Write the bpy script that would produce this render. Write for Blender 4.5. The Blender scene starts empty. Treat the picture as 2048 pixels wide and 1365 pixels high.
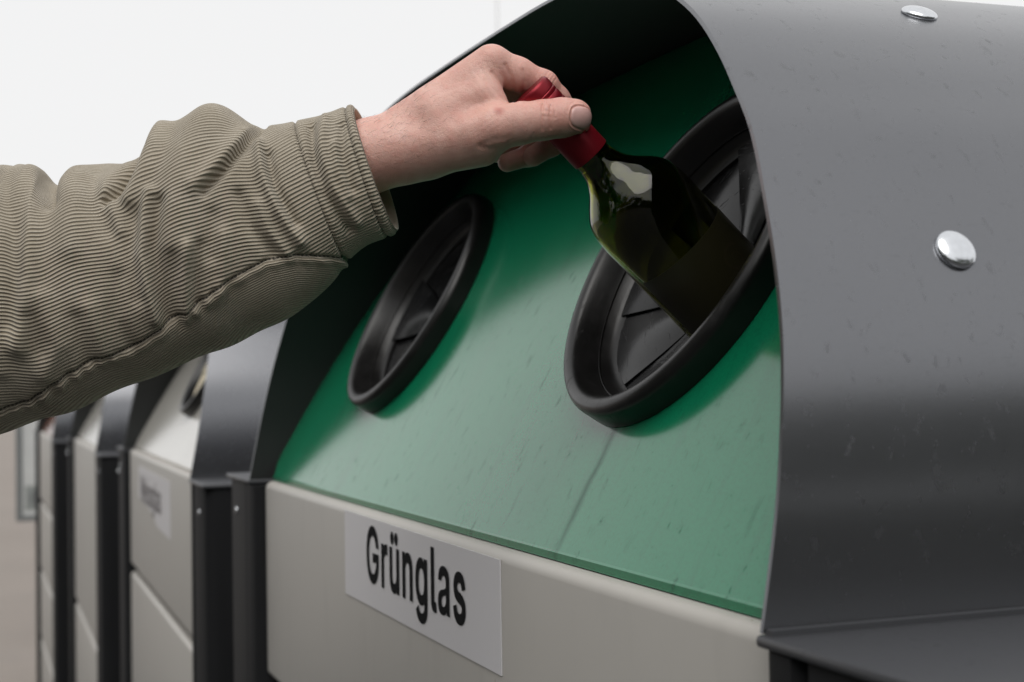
import bpy, bmesh, math, random
import numpy as np
from mathutils import Vector, Matrix

random.seed(4)
scene = bpy.context.scene
COL = scene.collection
H0 = 1.25                      # height of the top edge of the front panels above the ground

# ------------------------------------------------------------------ camera
cam_d = bpy.data.cameras.new('camera')
cam = bpy.data.objects.new('camera', cam_d)
COL.objects.link(cam)
CAM_R = np.array([0.361728, 0.932153, -0.015611])      # right
CAM_U = np.array([0.030805, 0.004785, 0.999514])       # up
CAM_D = np.array([-0.931775, 0.362033, 0.026984])      # view direction
CAM_C = np.array([1.18008, -0.35681, 0.11795 + H0])
m = Matrix.Identity(4)
for i in range(3):
    m[i][0], m[i][1], m[i][2], m[i][3] = CAM_R[i], CAM_U[i], -CAM_D[i], CAM_C[i]
cam.matrix_world = m
cam_d.sensor_width = 36.0
cam_d.lens = 2891.19 / 2048 * 36.0
cam_d.clip_start = 0.05
cam_d.clip_end = 2000
cam_d.dof.use_dof = True
cam_d.dof.focus_distance = 0.925
cam_d.dof.aperture_fstop = 8.5
cam_d.dof.aperture_blades = 7
scene.camera = cam

# ------------------------------------------------------------------ sky and sun (bright overcast)
SUN_EL, SUN_AZ = math.radians(55), math.radians(122)
world = bpy.data.worlds.new('World')
scene.world = world
world.use_nodes = True
nt = world.node_tree
nt.nodes.clear()
sky = nt.nodes.new('ShaderNodeTexSky')
sky.sky_type = 'NISHITA'
sky.sun_disc = False
sky.sun_elevation = SUN_EL
sky.sun_rotation = SUN_AZ
sky.dust_density = 4.0
sky.ozone_density = 0.5
hs = nt.nodes.new('ShaderNodeHueSaturation')
hs.inputs['Saturation'].default_value = 0.12
nt.links.new(sky.outputs[0], hs.inputs['Color'])
cl = nt.nodes.new('ShaderNodeMix')
cl.data_type = 'RGBA'
cl.inputs[0].default_value = 0.86
cl.inputs[7].default_value = (9.8, 9.8, 9.82, 1)       # cloud cover, even
nt.links.new(hs.outputs[0], cl.inputs[6])
bg = nt.nodes.new('ShaderNodeBackground')
bg.inputs['Strength'].default_value = 0.1
nt.links.new(cl.outputs[2], bg.inputs['Color'])
wo = nt.nodes.new('ShaderNodeOutputWorld')
nt.links.new(bg.outputs[0], wo.inputs['Surface'])

sun_d = bpy.data.lights.new('sun', 'SUN')
sun_d.energy = 1.5
sun_d.angle = math.radians(50)
sun_d.color = (1.0, 0.97, 0.93)
sun = bpy.data.objects.new('sun', sun_d)
COL.objects.link(sun)
sdir = Vector((math.sin(SUN_AZ) * math.cos(SUN_EL), math.cos(SUN_AZ) * math.cos(SUN_EL), math.sin(SUN_EL)))
sun.rotation_euler = sdir.to_track_quat('Z', 'Y').to_euler()

vs = scene.view_settings
vs.view_transform = 'Standard'
vs.look = 'None'
vs.exposure = 0.0
vs.gamma = 1.0
vs.use_curve_mapping = False
scene.render.engine = 'CYCLES'
scene.cycles.use_denoising = True
scene.cycles.max_bounces = 14
scene.cycles.transmission_bounces = 12
scene.cycles.glossy_bounces = 6
scene.cycles.caustics_reflective = False

# ------------------------------------------------------------------ helpers
def tag(o, label=None, category=None, group=None, kind=None):
    if label: o['label'] = label
    if category: o['category'] = category
    if group: o['group'] = group
    if kind: o['kind'] = kind
    return o

def empty(name, loc=(0, 0, 0), rz=0.0):
    o = bpy.data.objects.new(name, None)
    COL.objects.link(o)
    o.location = loc
    o.rotation_euler = (0, 0, rz)
    o.empty_display_size = 0.1
    return o

def link(name, me, mat, parent=None, smooth=None):
    o = bpy.data.objects.new(name, me)
    COL.objects.link(o)
    if mat is not None:
        if len(me.materials) == 0: me.materials.append(mat)
        elif me.materials[0] is not mat:
            o.material_slots[0].link = 'OBJECT'
            o.material_slots[0].material = mat
    if parent is not None: o.parent = parent
    if smooth is not None:
        me.shade_smooth()
        if smooth < 180: me.set_sharp_from_angle(angle=math.radians(smooth))
    return o

def mesh_np(name, verts, faces, uv=None):
    me = bpy.data.meshes.new(name)
    me.from_pydata([tuple(map(float, v)) for v in verts], [], [tuple(map(int, f)) for f in faces])
    if uv is not None:
        l = me.uv_layers.new(name='UVMap')
        idx = np.empty(len(me.loops), dtype=np.int32)
        me.loops.foreach_get('vertex_index', idx)
        l.data.foreach_set('uv', np.asarray(uv, dtype=np.float32)[idx].ravel())
    me.update()
    return me

def mesh_bm(name, bm):
    bmesh.ops.recalc_face_normals(bm, faces=bm.faces)
    me = bpy.data.meshes.new(name)
    bm.to_mesh(me); bm.free()
    return me

def bm_box(bm, x0, x1, y0, y1, z0, z1):
    r = bmesh.ops.create_cube(bm, size=1)
    for v in r['verts']:
        v.co = Vector(((x0 + x1) / 2 + v.co.x * (x1 - x0), (y0 + y1) / 2 + v.co.y * (y1 - y0), (z0 + z1) / 2 + v.co.z * (z1 - z0)))
    return r['verts']

def box_mesh(name, x0, x1, y0, y1, z0, z1, bevel=0.0, seg=2):
    bm = bmesh.new()
    bm_box(bm, x0, x1, y0, y1, z0, z1)
    if bevel:
        bmesh.ops.bevel(bm, geom=bm.edges[:], offset=bevel, segments=seg, profile=0.5, affect='EDGES')
    return mesh_bm(name, bm)

def lathe(name, prof, seg=64, closed=False, uv=False):
    """profile of (radius, z) turned about local Z"""
    n = len(prof)
    vs_, fs = [], []
    for j in range(seg):
        a = 2 * math.pi * j / seg
        for r, z in prof: vs_.append((r * math.cos(a), r * math.sin(a), z))
    for j in range(seg):
        k = (j + 1) % seg
        for i in range(n if closed else n - 1):
            i2 = (i + 1) % n
            fs.append((j * n + i, k * n + i, k * n + i2, j * n + i2))
    me = mesh_np(name, vs_, fs)
    bm = bmesh.new(); bm.from_mesh(me)
    bmesh.ops.remove_doubles(bm, verts=bm.verts, dist=1e-6)
    bmesh.ops.recalc_face_normals(bm, faces=bm.faces)
    bm.to_mesh(me); bm.free()
    return me

def catmull(P, n):
    P = np.asarray(P, float)
    Q = np.vstack([2 * P[0] - P[1], P, 2 * P[-1] - P[-2]])
    out = []
    t = np.linspace(0, len(P) - 1, n)
    for x in t:
        i = min(int(x), len(P) - 2); u = x - i
        p0, p1, p2, p3 = Q[i], Q[i + 1], Q[i + 2], Q[i + 3]
        out.append(0.5 * ((2 * p1) + (-p0 + p2) * u + (2 * p0 - 5 * p1 + 4 * p2 - p3) * u * u + (-p0 + 3 * p1 - 3 * p2 + p3) * u ** 3))
    return np.array(out)

# ------------------------------------------------------------------ materials
class NG:
    def __init__(s, name):
        s.mat = bpy.data.materials.new(name); s.mat.use_nodes = True
        s.t = s.mat.node_tree
        s.b = s.t.nodes['Principled BSDF']
        s.out = s.t.nodes['Material Output']
    def n(s, typ, **kw):
        nd = s.t.nodes.new(typ)
        for k, v in kw.items(): setattr(nd, k, v)
        return nd
    def l(s, a, b): s.t.links.new(a, b)
    def set(s, **kw):
        for k, v in kw.items():
            s.b.inputs[k.replace('_', ' ')].default_value = v
        return s
    def coord(s, which='Object', scale=(1, 1, 1), rot=(0, 0, 0)):
        tc = s.n('ShaderNodeTexCoord'); mp = s.n('ShaderNodeMapping')
        mp.inputs['Scale'].default_value = scale; mp.inputs['Rotation'].default_value = rot
        s.l(tc.outputs[which], mp.inputs[0]); return mp.outputs[0]
    def noise(s, vec, scale, detail=4, rough=0.55, dist=0.0):
        nd = s.n('ShaderNodeTexNoise')
        nd.inputs['Scale'].default_value = scale; nd.inputs['Detail'].default_value = detail
        nd.inputs['Roughness'].default_value = rough; nd.inputs['Distortion'].default_value = dist
        s.l(vec, nd.inputs['Vector']); return nd.outputs['Fac']
    def ramp(s, fac, stops):
        nd = s.n('ShaderNodeValToRGB')
        cr = nd.color_ramp
        while len(cr.elements) < len(stops): cr.elements.new(0.5)
        for e, (p, c) in zip(cr.elements, stops):
            e.position = p
            e.color = (c, c, c, 1) if isinstance(c, (int, float)) else (*c, 1)
        s.l(fac, nd.inputs[0]); return nd.outputs[0]
    def mix(s, fac, a, b, blend='MIX'):
        nd = s.n('ShaderNodeMix', data_type='RGBA', blend_type=blend)
        for i, x in ((0, fac), (6, a), (7, b)):
            if isinstance(x, (int, float)): nd.inputs[i].default_value = x
            elif isinstance(x, tuple): nd.inputs[i].default_value = (*x, 1)
            else: s.l(x, nd.inputs[i])
        return nd.outputs[2]
    def math(s, op, a, b=0.0, c=0.0):
        nd = s.n('ShaderNodeMath', operation=op)
        for i, x in enumerate((a, b, c)):
            if isinstance(x, (int, float)): nd.inputs[i].default_value = x
            else: s.l(x, nd.inputs[i])
        return nd.outputs[0]
    def bump(s, h, strength, dist=0.001, prev=None):
        nd = s.n('ShaderNodeBump')
        nd.inputs['Strength'].default_value = strength; nd.inputs['Distance'].default_value = dist
        s.l(h, nd.inputs['Height'])
        if prev is not None: s.l(prev, nd.inputs['Normal'])
        return nd.outputs[0]
    def color(s, c): s.l(c, s.b.inputs['Base Color'])
    def normal(s, n): s.l(n, s.b.inputs['Normal'])
    def rough(s, r): s.l(r, s.b.inputs['Roughness'])

def m_grey_paint(name='anthracite_paint', base=(0.190, 0.194, 0.206), metallic=0.88, rough=0.23):
    g = NG(name)
    v = g.coord('Object')
    n1 = g.noise(v, 5, 3)
    vs_ = g.coord('Object', scale=(1.0, 1.5, 0.9), rot=(0.3, 0.2, 0.5))
    sp = g.noise(vs_, 95, 4, 0.65, 0.5)
    speck = g.ramp(sp, [(0.60, 0.0), (0.72, 1.0)])
    sp2 = g.noise(g.coord('Object', scale=(1, 0.4, 1), rot=(0, 0, 0.7)), 420, 2, 0.5, 1.6)
    scr = g.ramp(sp2, [(0.64, 0.0), (0.70, 1.0)])
    dark = tuple(c * 0.6 for c in base)
    c = g.mix(g.ramp(n1, [(0.3, 0.0), (0.7, 0.5)]), base, tuple(c * 1.12 for c in base))
    c = g.mix(g.math('MULTIPLY', speck, 0.4), c, dark)
    c = g.mix(g.math('MULTIPLY', scr, 0.22), c, dark)
    g.color(c)
    r = g.math('ADD', g.math('MULTIPLY', n1, 0.08), rough - 0.04)
    r = g.math('ADD', r, g.math('MULTIPLY', speck, 0.12))
    g.rough(r)
    g.set(Metallic=metallic)
    fine = g.noise(v, 900, 1)
    g.normal(g.bump(fine, 0.04, 0.0005))
    return g.mat

def m_post():
    g = NG('dark_coated_profile')
    v = g.coord('Object', scale=(1, 1, 0.15))
    n1 = g.noise(v, 14, 4)
    g.color(g.ramp(n1, [(0.3, (0.011, 0.0115, 0.0125)), (0.75, (0.018, 0.0185, 0.020))]))
    g.set(Roughness=0.6, Metallic=0.0)
    g.b.inputs['Specular IOR Level'].default_value = 0.15
    return g.mat

def m_beige(name='beige_paint', base=(0.50, 0.48, 0.445)):
    g = NG(name)
    v = g.coord('Object')
    n1 = g.noise(v, 3, 4)
    n2 = g.noise(g.coord('Object', scale=(1, 1, 0.25)), 30, 4)
    sp = g.noise(g.coord('Object', scale=(1.5, 1, 0.6)), 75, 2, 0.5, 0.6)
    c = g.mix(n1, tuple(x * 0.93 for x in base), tuple(x * 1.05 for x in base))
    c = g.mix(g.ramp(n2, [(0.55, 0.0), (0.8, 0.25)]), c, tuple(x * 0.75 for x in base))
    c = g.mix(g.ramp(sp, [(0.76, 0.0), (0.79, 0.55)]), c, (0.20, 0.13, 0.08))
    g.color(c)
    g.rough(g.math('ADD', g.math('MULTIPLY', n1, 0.15), 0.36))
    g.normal(g.bump(g.noise(v, 700, 1), 0.05, 0.0004))
    return g.mat

def m_insert(name, base, dirt, pale):
    g = NG(name)
    uvc = g.coord('UV')
    n1 = g.noise(g.coord('UV', scale=(1, 0.35, 1)), 9, 5)
    # vertical run marks and small flecks of dirt
    run = g.noise(g.coord('UV', scale=(1.0, 0.12, 1), rot=(0, 0, 0.06)), 42, 2, 0.5, 0.0)
    fl = g.noise(g.coord('UV', scale=(1.3, 0.55, 1), rot=(0, 0, 0.12)), 70, 4, 0.68, 0.6)
    fl2 = g.noise(g.coord('UV', scale=(1.4, 0.7, 1), rot=(0, 0, -0.2)), 190, 2, 0.6, 0.6)
    c = g.mix(g.ramp(n1, [(0.35, 0.0), (0.75, 0.6)]), base, pale)
    c = g.mix(g.ramp(run, [(0.56, 0.0), (0.78, 0.35)]), c, dirt)
    speck = g.ramp(fl, [(0.59, 0.0), (0.78, 0.65)])
    c = g.mix(speck, c, dirt)
    c = g.mix(g.ramp(fl2, [(0.66, 0.0), (0.75, 0.45)]), c, dirt)
    # the run below the near opening: a wet-looking drip line down the slope
    sx = g.n('ShaderNodeSeparateXYZ'); g.l(uvc, sx.inputs[0])
    wob = g.math('MULTIPLY', g.math('SUBTRACT', g.noise(uvc, 18, 4), 0.5), 0.018)
    dx = g.math('ABSOLUTE', g.math('ADD', g.math('SUBTRACT', sx.outputs[0], 0.306), wob))
    line = g.math('SUBTRACT', 1.0, g.math('DIVIDE', dx, 0.0068))
    line = g.math('MAXIMUM', line, 0.0)
    below = g.math('LESS_THAN', sx.outputs[1], 0.095)
    line = g.math('MULTIPLY', g.math('MULTIPLY', line, below), g.ramp(g.noise(g.coord('UV', scale=(1, 0.4, 1)), 40, 3), [(0.3, 0.1), (0.6, 0.75)]))
    c = g.mix(line, c, dirt)
    grain = g.noise(uvc, 420, 3, 0.7)
    c = g.mix(g.ramp(grain, [(0.45, 0.0), (0.75, 0.28)]), c, dirt)
    g.color(c)
    # dirt is dull: it takes the gloss away where it sits
    dull = g.math('MAXIMUM', g.math('MAXIMUM', speck, line), g.ramp(fl2, [(0.66, 0.0), (0.73, 0.8)]))
    g.l(g.math('MULTIPLY', g.math('SUBTRACT', 1.0, dull), 0.32), g.b.inputs['Coat Weight'])
    g.l(g.math('MULTIPLY', g.math('SUBTRACT', 1.0, g.math('MULTIPLY', dull, 0.6)), 0.5), g.b.inputs['Specular IOR Level'])
    r = g.math('ADD', g.math('MULTIPLY', n1, 0.08), 0.115)
    r = g.math('ADD', r, g.math('MULTIPLY', speck, 0.25))
    r = g.math('ADD', r, g.math('MULTIPLY', line, 0.05))
    g.rough(r)
    g.set(IOR=1.5)
    g.b.inputs['Coat IOR'].default_value = 1.6
    g.b.inputs['Coat Roughness'].default_value = 0.13
    return g.mat

def m_rubber(name='black_rubber', base=(0.007, 0.0066, 0.0065), rough=0.33, marks=0.0):
    g = NG(name)
    v = g.coord('Object')
    n = g.noise(v, 30, 5, 0.6)
    g.color(g.mix(g.ramp(n, [(0.45, 0.0), (0.8, 1.0)]), base, tuple(c * 2.2 for c in base)))
    scr = g.ramp(g.noise(g.coord('Object', scale=(1, 0.2, 1), rot=(0.4, 0.2, 1.0)), 160, 2, 0.5, 1.5), [(0.64, 0.0), (0.72, 1.0)])
    r = g.math('ADD', g.math('MULTIPLY', n, 0.25), rough - 0.12)
    r = g.math('ADD', r, g.math('MULTIPLY', scr, 0.15 + marks))
    g.rough(r)
    g.normal(g.bump(n, 0.12, 0.002))
    return g.mat

def m_simple(name, col, rough=0.5, metallic=0.0, var=0.1, scale=20):
    g = NG(name)
    n = g.noise(g.coord('Object'), scale, 4)
    g.color(g.mix(n, tuple(c * (1 - var) for c in col), tuple(min(1, c * (1 + var)) for c in col)))
    g.set(Roughness=rough, Metallic=metallic)
    return g.mat

def m_ground():
    g = NG('asphalt_paving')
    v = g.coord('Object')
    n1 = g.noise(v, 0.35, 5); n2 = g.noise(v, 160, 3); n3 = g.noise(v, 4, 5)
    c = g.ramp(n1, [(0.3, (0.195, 0.165, 0.142)), (0.7, (0.245, 0.210, 0.183))])
    c = g.mix(g.ramp(n3, [(0.4, 0.0), (0.7, 0.4)]), c, (0.185, 0.165, 0.15))
    c = g.mix(g.ramp(n2, [(0.4, 0.0), (0.65, 0.5)]), c, (0.33, 0.30, 0.275))
    g.color(c); g.set(Roughness=0.85)
    g.normal(g.bump(n2, 0.4, 0.01))
    return g.mat

M_HOOD = m_grey_paint()
M_TOP = m_grey_paint('anthracite_top_plate', (0.060, 0.062, 0.068), 0.2, 0.42)
M_INNER = m_simple('dark_inner_sheet', (0.016, 0.018, 0.018), 0.6)
M_POST = m_post()
M_BEIGE = m_beige()
M_GREEN = m_insert('green_paint', (0.003, 0.195, 0.088), (0.004, 0.058, 0.032), (0.008, 0.230, 0.112))
M_WHITE = m_insert('white_paint', (0.62, 0.60, 0.55), (0.40, 0.38, 0.33), (0.68, 0.66, 0.61))
M_BROWN = m_insert('brown_paint', (0.20, 0.060, 0.025), (0.08, 0.03, 0.015), (0.24, 0.08, 0.035))
M_RING = m_rubber()
M_FLAP = m_rubber('black_rubber_flap', (0.006, 0.006, 0.0065), 0.20, 0.10)
M_CREAMFLAP = m_simple('cream_rubber_flap', (0.62, 0.55, 0.40), 0.5)
M_RIVET = m_simple('zinc_rivet', (0.74, 0.76, 0.79), 0.2, 1.0, 0.12, 260)
M_STICK = m_simple('white_sticker', (0.69, 0.68, 0.70), 0.38, 0.0, 0.03, 8)
M_INK = m_simple('black_ink', (0.008, 0.008, 0.009), 0.85)
M_INK.node_tree.nodes['Principled BSDF'].inputs['Specular IOR Level'].default_value = 0.1
M_INKOLD = m_simple('faded_ink', (0.10, 0.085, 0.09), 0.5)
M_GROUND = m_ground()

# ------------------------------------------------------------------ ground
SLOPE = 0.0165
gm = bpy.data.meshes.new('ground')
S = 400.0
gm.from_pydata([(-S, -S, -S * SLOPE), (S, -S, S * SLOPE), (S, S, S * SLOPE), (-S, S, -S * SLOPE)], [], [(0, 1, 2, 3)])
tag(link('ground', gm, M_GROUND), kind='structure')
# unseen dark asphalt, added over the paler paving to darken the reflections
def m_added_asphalt():
    g = NG('added_dark_asphalt')
    v = g.coord('Object')
    n1 = g.noise(v, 0.8, 5); n2 = g.noise(v, 260, 3)
    c = g.ramp(n1, [(0.3, (0.020, 0.020, 0.022)), (0.7, (0.034, 0.034, 0.034))])
    c = g.mix(g.ramp(n2, [(0.5, 0.0), (0.7, 0.6)]), c, (0.07, 0.068, 0.065))
    g.color(c); g.set(Roughness=0.9)
    g.normal(g.bump(n2, 0.5, 0.008))
    return g.mat
am = bpy.data.meshes.new('added_asphalt_yard')
P_ = [(-5.95, -0.45), (-5.95, 60.0), (70.0, 60.0), (70.0, -40.0), (-1.5, -40.0), (-3.2, -8.6)]
am.from_pydata([(x, y, x * SLOPE + 0.004) for x, y in P_], [], [tuple(reversed(range(len(P_))))])
tag(link('added_asphalt_yard', am, m_added_asphalt()), kind='structure')

# ------------------------------------------------------------------ the recycling containers
ARCH = [(0.606, 0.0), (0.605, 0.03), (0.603, 0.06), (0.598, 0.09), (0.592, 0.116), (0.584, 0.141), (0.571, 0.170), (0.551, 0.206),
        (0.526, 0.246), (0.499, 0.276), (0.475, 0.300), (0.445, 0.325), (0.412, 0.346), (0.368, 0.368), (0.315, 0.386), (0.25, 0.398), (0.17, 0.4035), (0.085, 0.405), (0.0, 0.4055)]
half = catmull(ARCH, 64)
arch = np.vstack([half, (half[::-1] * [-1, 1])[1:]])       # right foot -> over the top -> left foot
YE, SL = -0.014, math.tan(math.radians(11.0))
BACK = 0.95
HB, HBR, UW = 0.580, 0.600, 0.752                                       # half width of the front panels, of the whole unit
TILT = 1.0593
SN, CS = math.sin(TILT), math.cos(TILT)
PY0 = 0.0115

def arch_normals(a):
    t = np.gradient(a, axis=0)
    n = np.stack([t[:, 1], -t[:, 0]], 1)
    n /= np.linalg.norm(n, axis=1)[:, None]
    return n
an = arch_normals(arch)
an[0] = (1, 0); an[-1] = (-1, 0)

RISE = 0.035                                                # the hood rises a little towards the back
def hood_mesh():
    N = len(arch)
    th = 0.0026
    inner = arch - an * th
    inner[0, 1] = inner[-1, 1] = 0.0
    ys = [0.0, 0.004, 0.03, 0.15, 0.35, 0.6, 0.8, 1.0]
    V, F = [], []
    def row(prof, t):
        for (x, z) in prof:
            y0 = YE + z * SL
            V.append((x, y0 + t * (BACK - y0), H0 + 0.001 + z * (1 + RISE * t)))
    for t in ys: row(arch, t)
    for t in ys: row(inner, t)
    K = len(ys)
    for j in range(K - 1):
        for i in range(N - 1):
            a, b = j * N + i, j * N + i + 1
            F.append((a, b, b + N, a + N))
            a2, b2 = a + K * N, b + K * N
            F.append((a2, a2 + N, b2 + N, b2))
    for i in range(N - 1):                                  # front rim and back rim
        F.append((i, K * N + i, K * N + i + 1, i + 1))
        o = (K - 1) * N
        F.append((o + i, o + i + 1, K * N + o + i + 1, K * N + o + i))
    for i in (0, N - 1):
        for j in range(K - 1):
            a = j * N + i
            F.append((a, a + N, a + N + K * N, a + K * N))
    bm = bmesh.new(); bm.from_mesh(mesh_np('hood', V, F))
    bm.faces.ensure_lookup_table()
    for f_ in bm.faces:
        if all(v.index >= K * N for v in f_.verts): f_.material_index = 1
    me = mesh_bm('hood', bm)
    me.materials.append(M_HOOD); me.materials.append(M_INNER)
    return me

def insert_mesh(holes):
    """sloped sheet inside the arch, folded down at its foot, with round holes (radius 0.112)"""
    inner = arch - an * 0.0052
    pts = [(HBR - 0.001 if x > 0 else -HB + 0.001, 0.0) if z < 1e-4 else (x, z) for x, z in inner]
    bm = bmesh.new()
    def loop(P):
        vs_ = [bm.verts.new((x, v, 0)) for x, v in P]
        return [bm.edges.new((vs_[i], vs_[(i + 1) % len(vs_)])) for i in range(len(vs_))]
    P = [(max(-0.5995, min(0.5995, x)), z / SN if z > 1e-4 else 0.0012) for x, z in pts[::2]]
    P = [p for p in P if p[1] > 0.006 or p[1] == 0.0012]
    ed = loop(P)
    for cx in holes:
        ed += loop([(cx + 0.112 * math.cos(a), RV + 0.112 * math.sin(a)) for a in np.linspace(0, 2 * math.pi, 49)[:-1]])
    bmesh.ops.triangle_fill(bm, edges=ed, use_beauty=True, use_dissolve=False)
    bm.verts.index_update()
    uvs = [(v.co.x, v.co.y) for v in bm.verts]
    V = [(u, PY0 + w * CS, H0 + 0.005 + w * SN) for u, w in uvs]
    F = [[v.index for v in f.verts] for f in bm.faces]
    bm.free()
    xl, xr = -HB + 0.001, HBR - 0.001
    zt, yt = H0 + 0.005 + 0.0012 * SN, PY0 + 0.0012 * CS
    o = len(V)
    for x in (xl, xr):
        for (dy, dz) in ((0, 0), (-0.0012, -0.0012), (-0.0012, -0.0062)):
            V.append((x, yt + dy, zt + dz)); uvs.append((x, 0.004 + dz))
    for k in range(2): F.append((o + k, o + 3 + k, o + 4 + k, o + 1 + k))
    me = mesh_np('insert_panel', V, F, uv=uvs)
    n = np.array([0, -SN, CS])
    bm = bmesh.new(); bm.from_mesh(me)
    for f in bm.faces:
        f.normal_update()
        if f.normal.y > 0: f.normal_flip()
    bm.to_mesh(me); bm.free()
    return me

RX, RV = 0.3027, 0.223
RO, RI = 0.130, 0.1075

def ring_mesh():
    # rubber collar: foot on the panel, rounded lip, funnel going in
    prof = [(0.1310, 0.0005), (0.1308, 0.006), (0.1305, 0.0135)]
    cx, cz, r = 0.1232, 0.0140, 0.0072
    for a in np.linspace(math.radians(5), math.radians(165), 14): prof.append((cx + r * math.cos(a), cz + r * math.sin(a)))
    prof += [(0.1150, 0.0135), (0.1125, 0.004), (0.1085, -0.006), (0.1050, -0.0100), (0.102, -0.011), (0.102, -0.020), (0.1085, -0.020), (0.1105, -0.004), (0.1105, 0.0005)]
    return lathe('opening_ring', prof, 96, closed=True)

def flap_mesh(nf=8):
    # one rubber petal, domed, tip pushed inwards
    V, F = [], []
    na, nr = 9, 9
    span = 2 * math.pi / nf * 0.978
    for i in range(nr):
        t = i / (nr - 1)
        r = 0.1055 * (1 - t) + 0.006 * t
        for j in range(na):
            a = -span / 2 + span * j / (na - 1)
            edge = abs(2 * j / (na - 1) - 1)
            z = -0.0105 - 0.012 * t - 0.012 * t * t - 0.005 * edge ** 2 * math.sin(math.pi * t)
            V.append((r * math.cos(a), r * math.sin(a), z))
    n = len(V)
    V += [(x, y, z - 0.003) for x, y, z in V]
    for i in range(nr - 1):
        for j in range(na - 1):
            a = i * na + j
            F.append((a, a + 1, a + na + 1, a + na))
            F.append((n + a, n + a + na, n + a + na + 1, n + a + 1))
    for i in range(nr - 1):
        for j in (0, na - 1):
            a = i * na + j
            F.append((a, a + na, n + a + na, n + a))
    for j in range(na - 1):
        for i in (0, nr - 1):
            a = i * na + j
            F.append((a, a + 1, n + a + 1, n + a))
    bm = bmesh.new(); bm.from_mesh(mesh_np('flap', V, F))
    return mesh_bm('flap', bm)

def panel_mesh(name, z0, z1, y=0.0, r=0.0085):
    """sheet-metal front cassette with rolled upper and lower edges and rounded side edges"""
    prof = []
    for a in np.linspace(math.pi / 2, 0, 7): prof.append((y + r - r * math.cos(math.pi / 2 - a) if False else y + r * (1 - math.cos(a - 0)) if False else y + r - r * math.sin(math.pi / 2 - a), z1 - r + r * math.sin(a)))
    prof = [(y + 0.04, z1)] + prof
    for a in np.linspace(0, math.pi / 2, 5): prof.append((y + r - r * math.cos(a), z0 + r - r * math.sin(a)))
    prof.append((y + 0.04, z0))
    xs = [(-HB, 0.007), (-HB + 0.001, 0.0035), (-HB + 0.0035, 0.001), (-HB + 0.007, 0.0), (HBR - 0.007, 0.0), (HBR - 0.0035, 0.001), (HBR - 0.001, 0.0035), (HBR, 0.007)]
    V, F = [], []
    for x, dy in xs:
        for k, (yy, zz) in enumerate(prof):
            V.append((x, min(yy + dy, y + 0.04), zz))
    n = len(prof)
    for i in range(len(xs) - 1):
        for k in range(n - 1):
            a = i * n + k
            F.append((a, a + n, a + n + 1, a + 1))
        F.append((i * n, (i + 1) * n, (i + 1) * n + n - 1, i * n + n - 1))
    F.append(tuple(range(n))); F.append(tuple((len(xs) - 1) * n + k for k in reversed(range(n))))
    bm = bmesh.new(); bm.from_mesh(mesh_np(name, V, F))
    bmesh.ops.remove_doubles(bm, verts=bm.verts, dist=1e-6)
    return mesh_bm(name, bm)

def post_mesh(s):
    """corner post: inner strip next to the panels, shadow groove, wider outer profile with a rounded edge"""
    bm = bmesh.new()
    def ext(P, z0, z1):
        lo = [bm.verts.new((x * s, y, z0)) for x, y in P]
        hi = [bm.verts.new((x * s, y, z1)) for x, y in P]
        n = len(P)
        for i in range(n): bm.faces.new((lo[i], lo[(i + 1) % n], hi[(i + 1) % n], hi[i]))
        bm.faces.new(lo[::-1]); bm.faces.new(hi)
    top = H0 - 0.0005
    hb = HBR if s > 0 else HB
    ext([(hb + 0.003, 0.06), (hb + 0.003, -0.004), (hb + 0.006, -0.011), (hb + 0.013, -0.0135), (0.628, -0.0135), (0.631, -0.008), (0.634, 0.0), (0.634, 0.06)], 0.04, top - 0.006)
    ext([(0.636, 0.06), (0.636, -0.006), (0.640, -0.012), (0.735, -0.012), (0.744, -0.009), (0.750, -0.001), (UW, 0.008), (UW, 0.06)], 0.04, top - 0.006)
    return mesh_bm('corner_post', bm)

RING_ME, FLAP_ME, HOOD_ME = ring_mesh(), flap_mesh(), hood_mesh()
INS_ME = {h: insert_mesh(h) for h in ((RX, -RX), (0.05,))}
GAP = 0.017
def panel_set(cuts):
    z, out = 0.001, []
    for c in cuts:
        out.append(panel_mesh('front_panel', H0 - c, H0 - z)); z = c + GAP
    return out
PANELS = {k: panel_set(c) for k, c in (('a', (0.236, 0.52, 0.80, 1.10)), ('b', (0.268, 0.57, 0.87, 1.13)), ('c', (0.545, 0.86, 1.13)), ('d', (0.300, 0.605, 0.91, 1.13)))}
PAN_ME = [m_ for v_ in PANELS.values() for m_ in v_]
POST_ME = {s: post_mesh(s) for s in (-1, 1)}
BODY_ME = box_mesh('body', -UW + 0.02, UW - 0.02, 0.045, BACK, 0.06, H0 - 0.012, 0.006)
def side_mesh(s):
    return box_mesh('side_panel', min(s * (UW - 0.018), s * (UW - 0.006)), max(s * (UW - 0.018), s * (UW - 0.006)), 0.063, BACK - 0.002, 0.05, H0 - 0.013, 0.003)
SIDE_ME = {s: side_mesh(s) for s in (-1, 1)}
def ledge_mesh(s):
    a, b = sorted((s * 0.6020, s * (UW + 0.004)))
    bm = bmesh.new()
    vs_ = bm_box(bm, a, b, -0.016, BACK + 0.004, H0 - 0.0055, H0 + 0.0004)
    bmesh.ops.bevel(bm, geom=bm.edges[:], offset=0.0022, segments=2, profile=0.5, affect='EDGES')
    # small upstand where the hood is fixed
    bm_box(bm, min(s * 0.6066, s * 0.6125), max(s * 0.6066, s * 0.6125), -0.013, BACK, H0 + 0.0003, H0 + 0.0032)
    return mesh_bm('top_ledge', bm)
LEDGE_ME = {s: ledge_mesh(s) for s in (-1, 1)}
BACKW_ME = None
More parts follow.
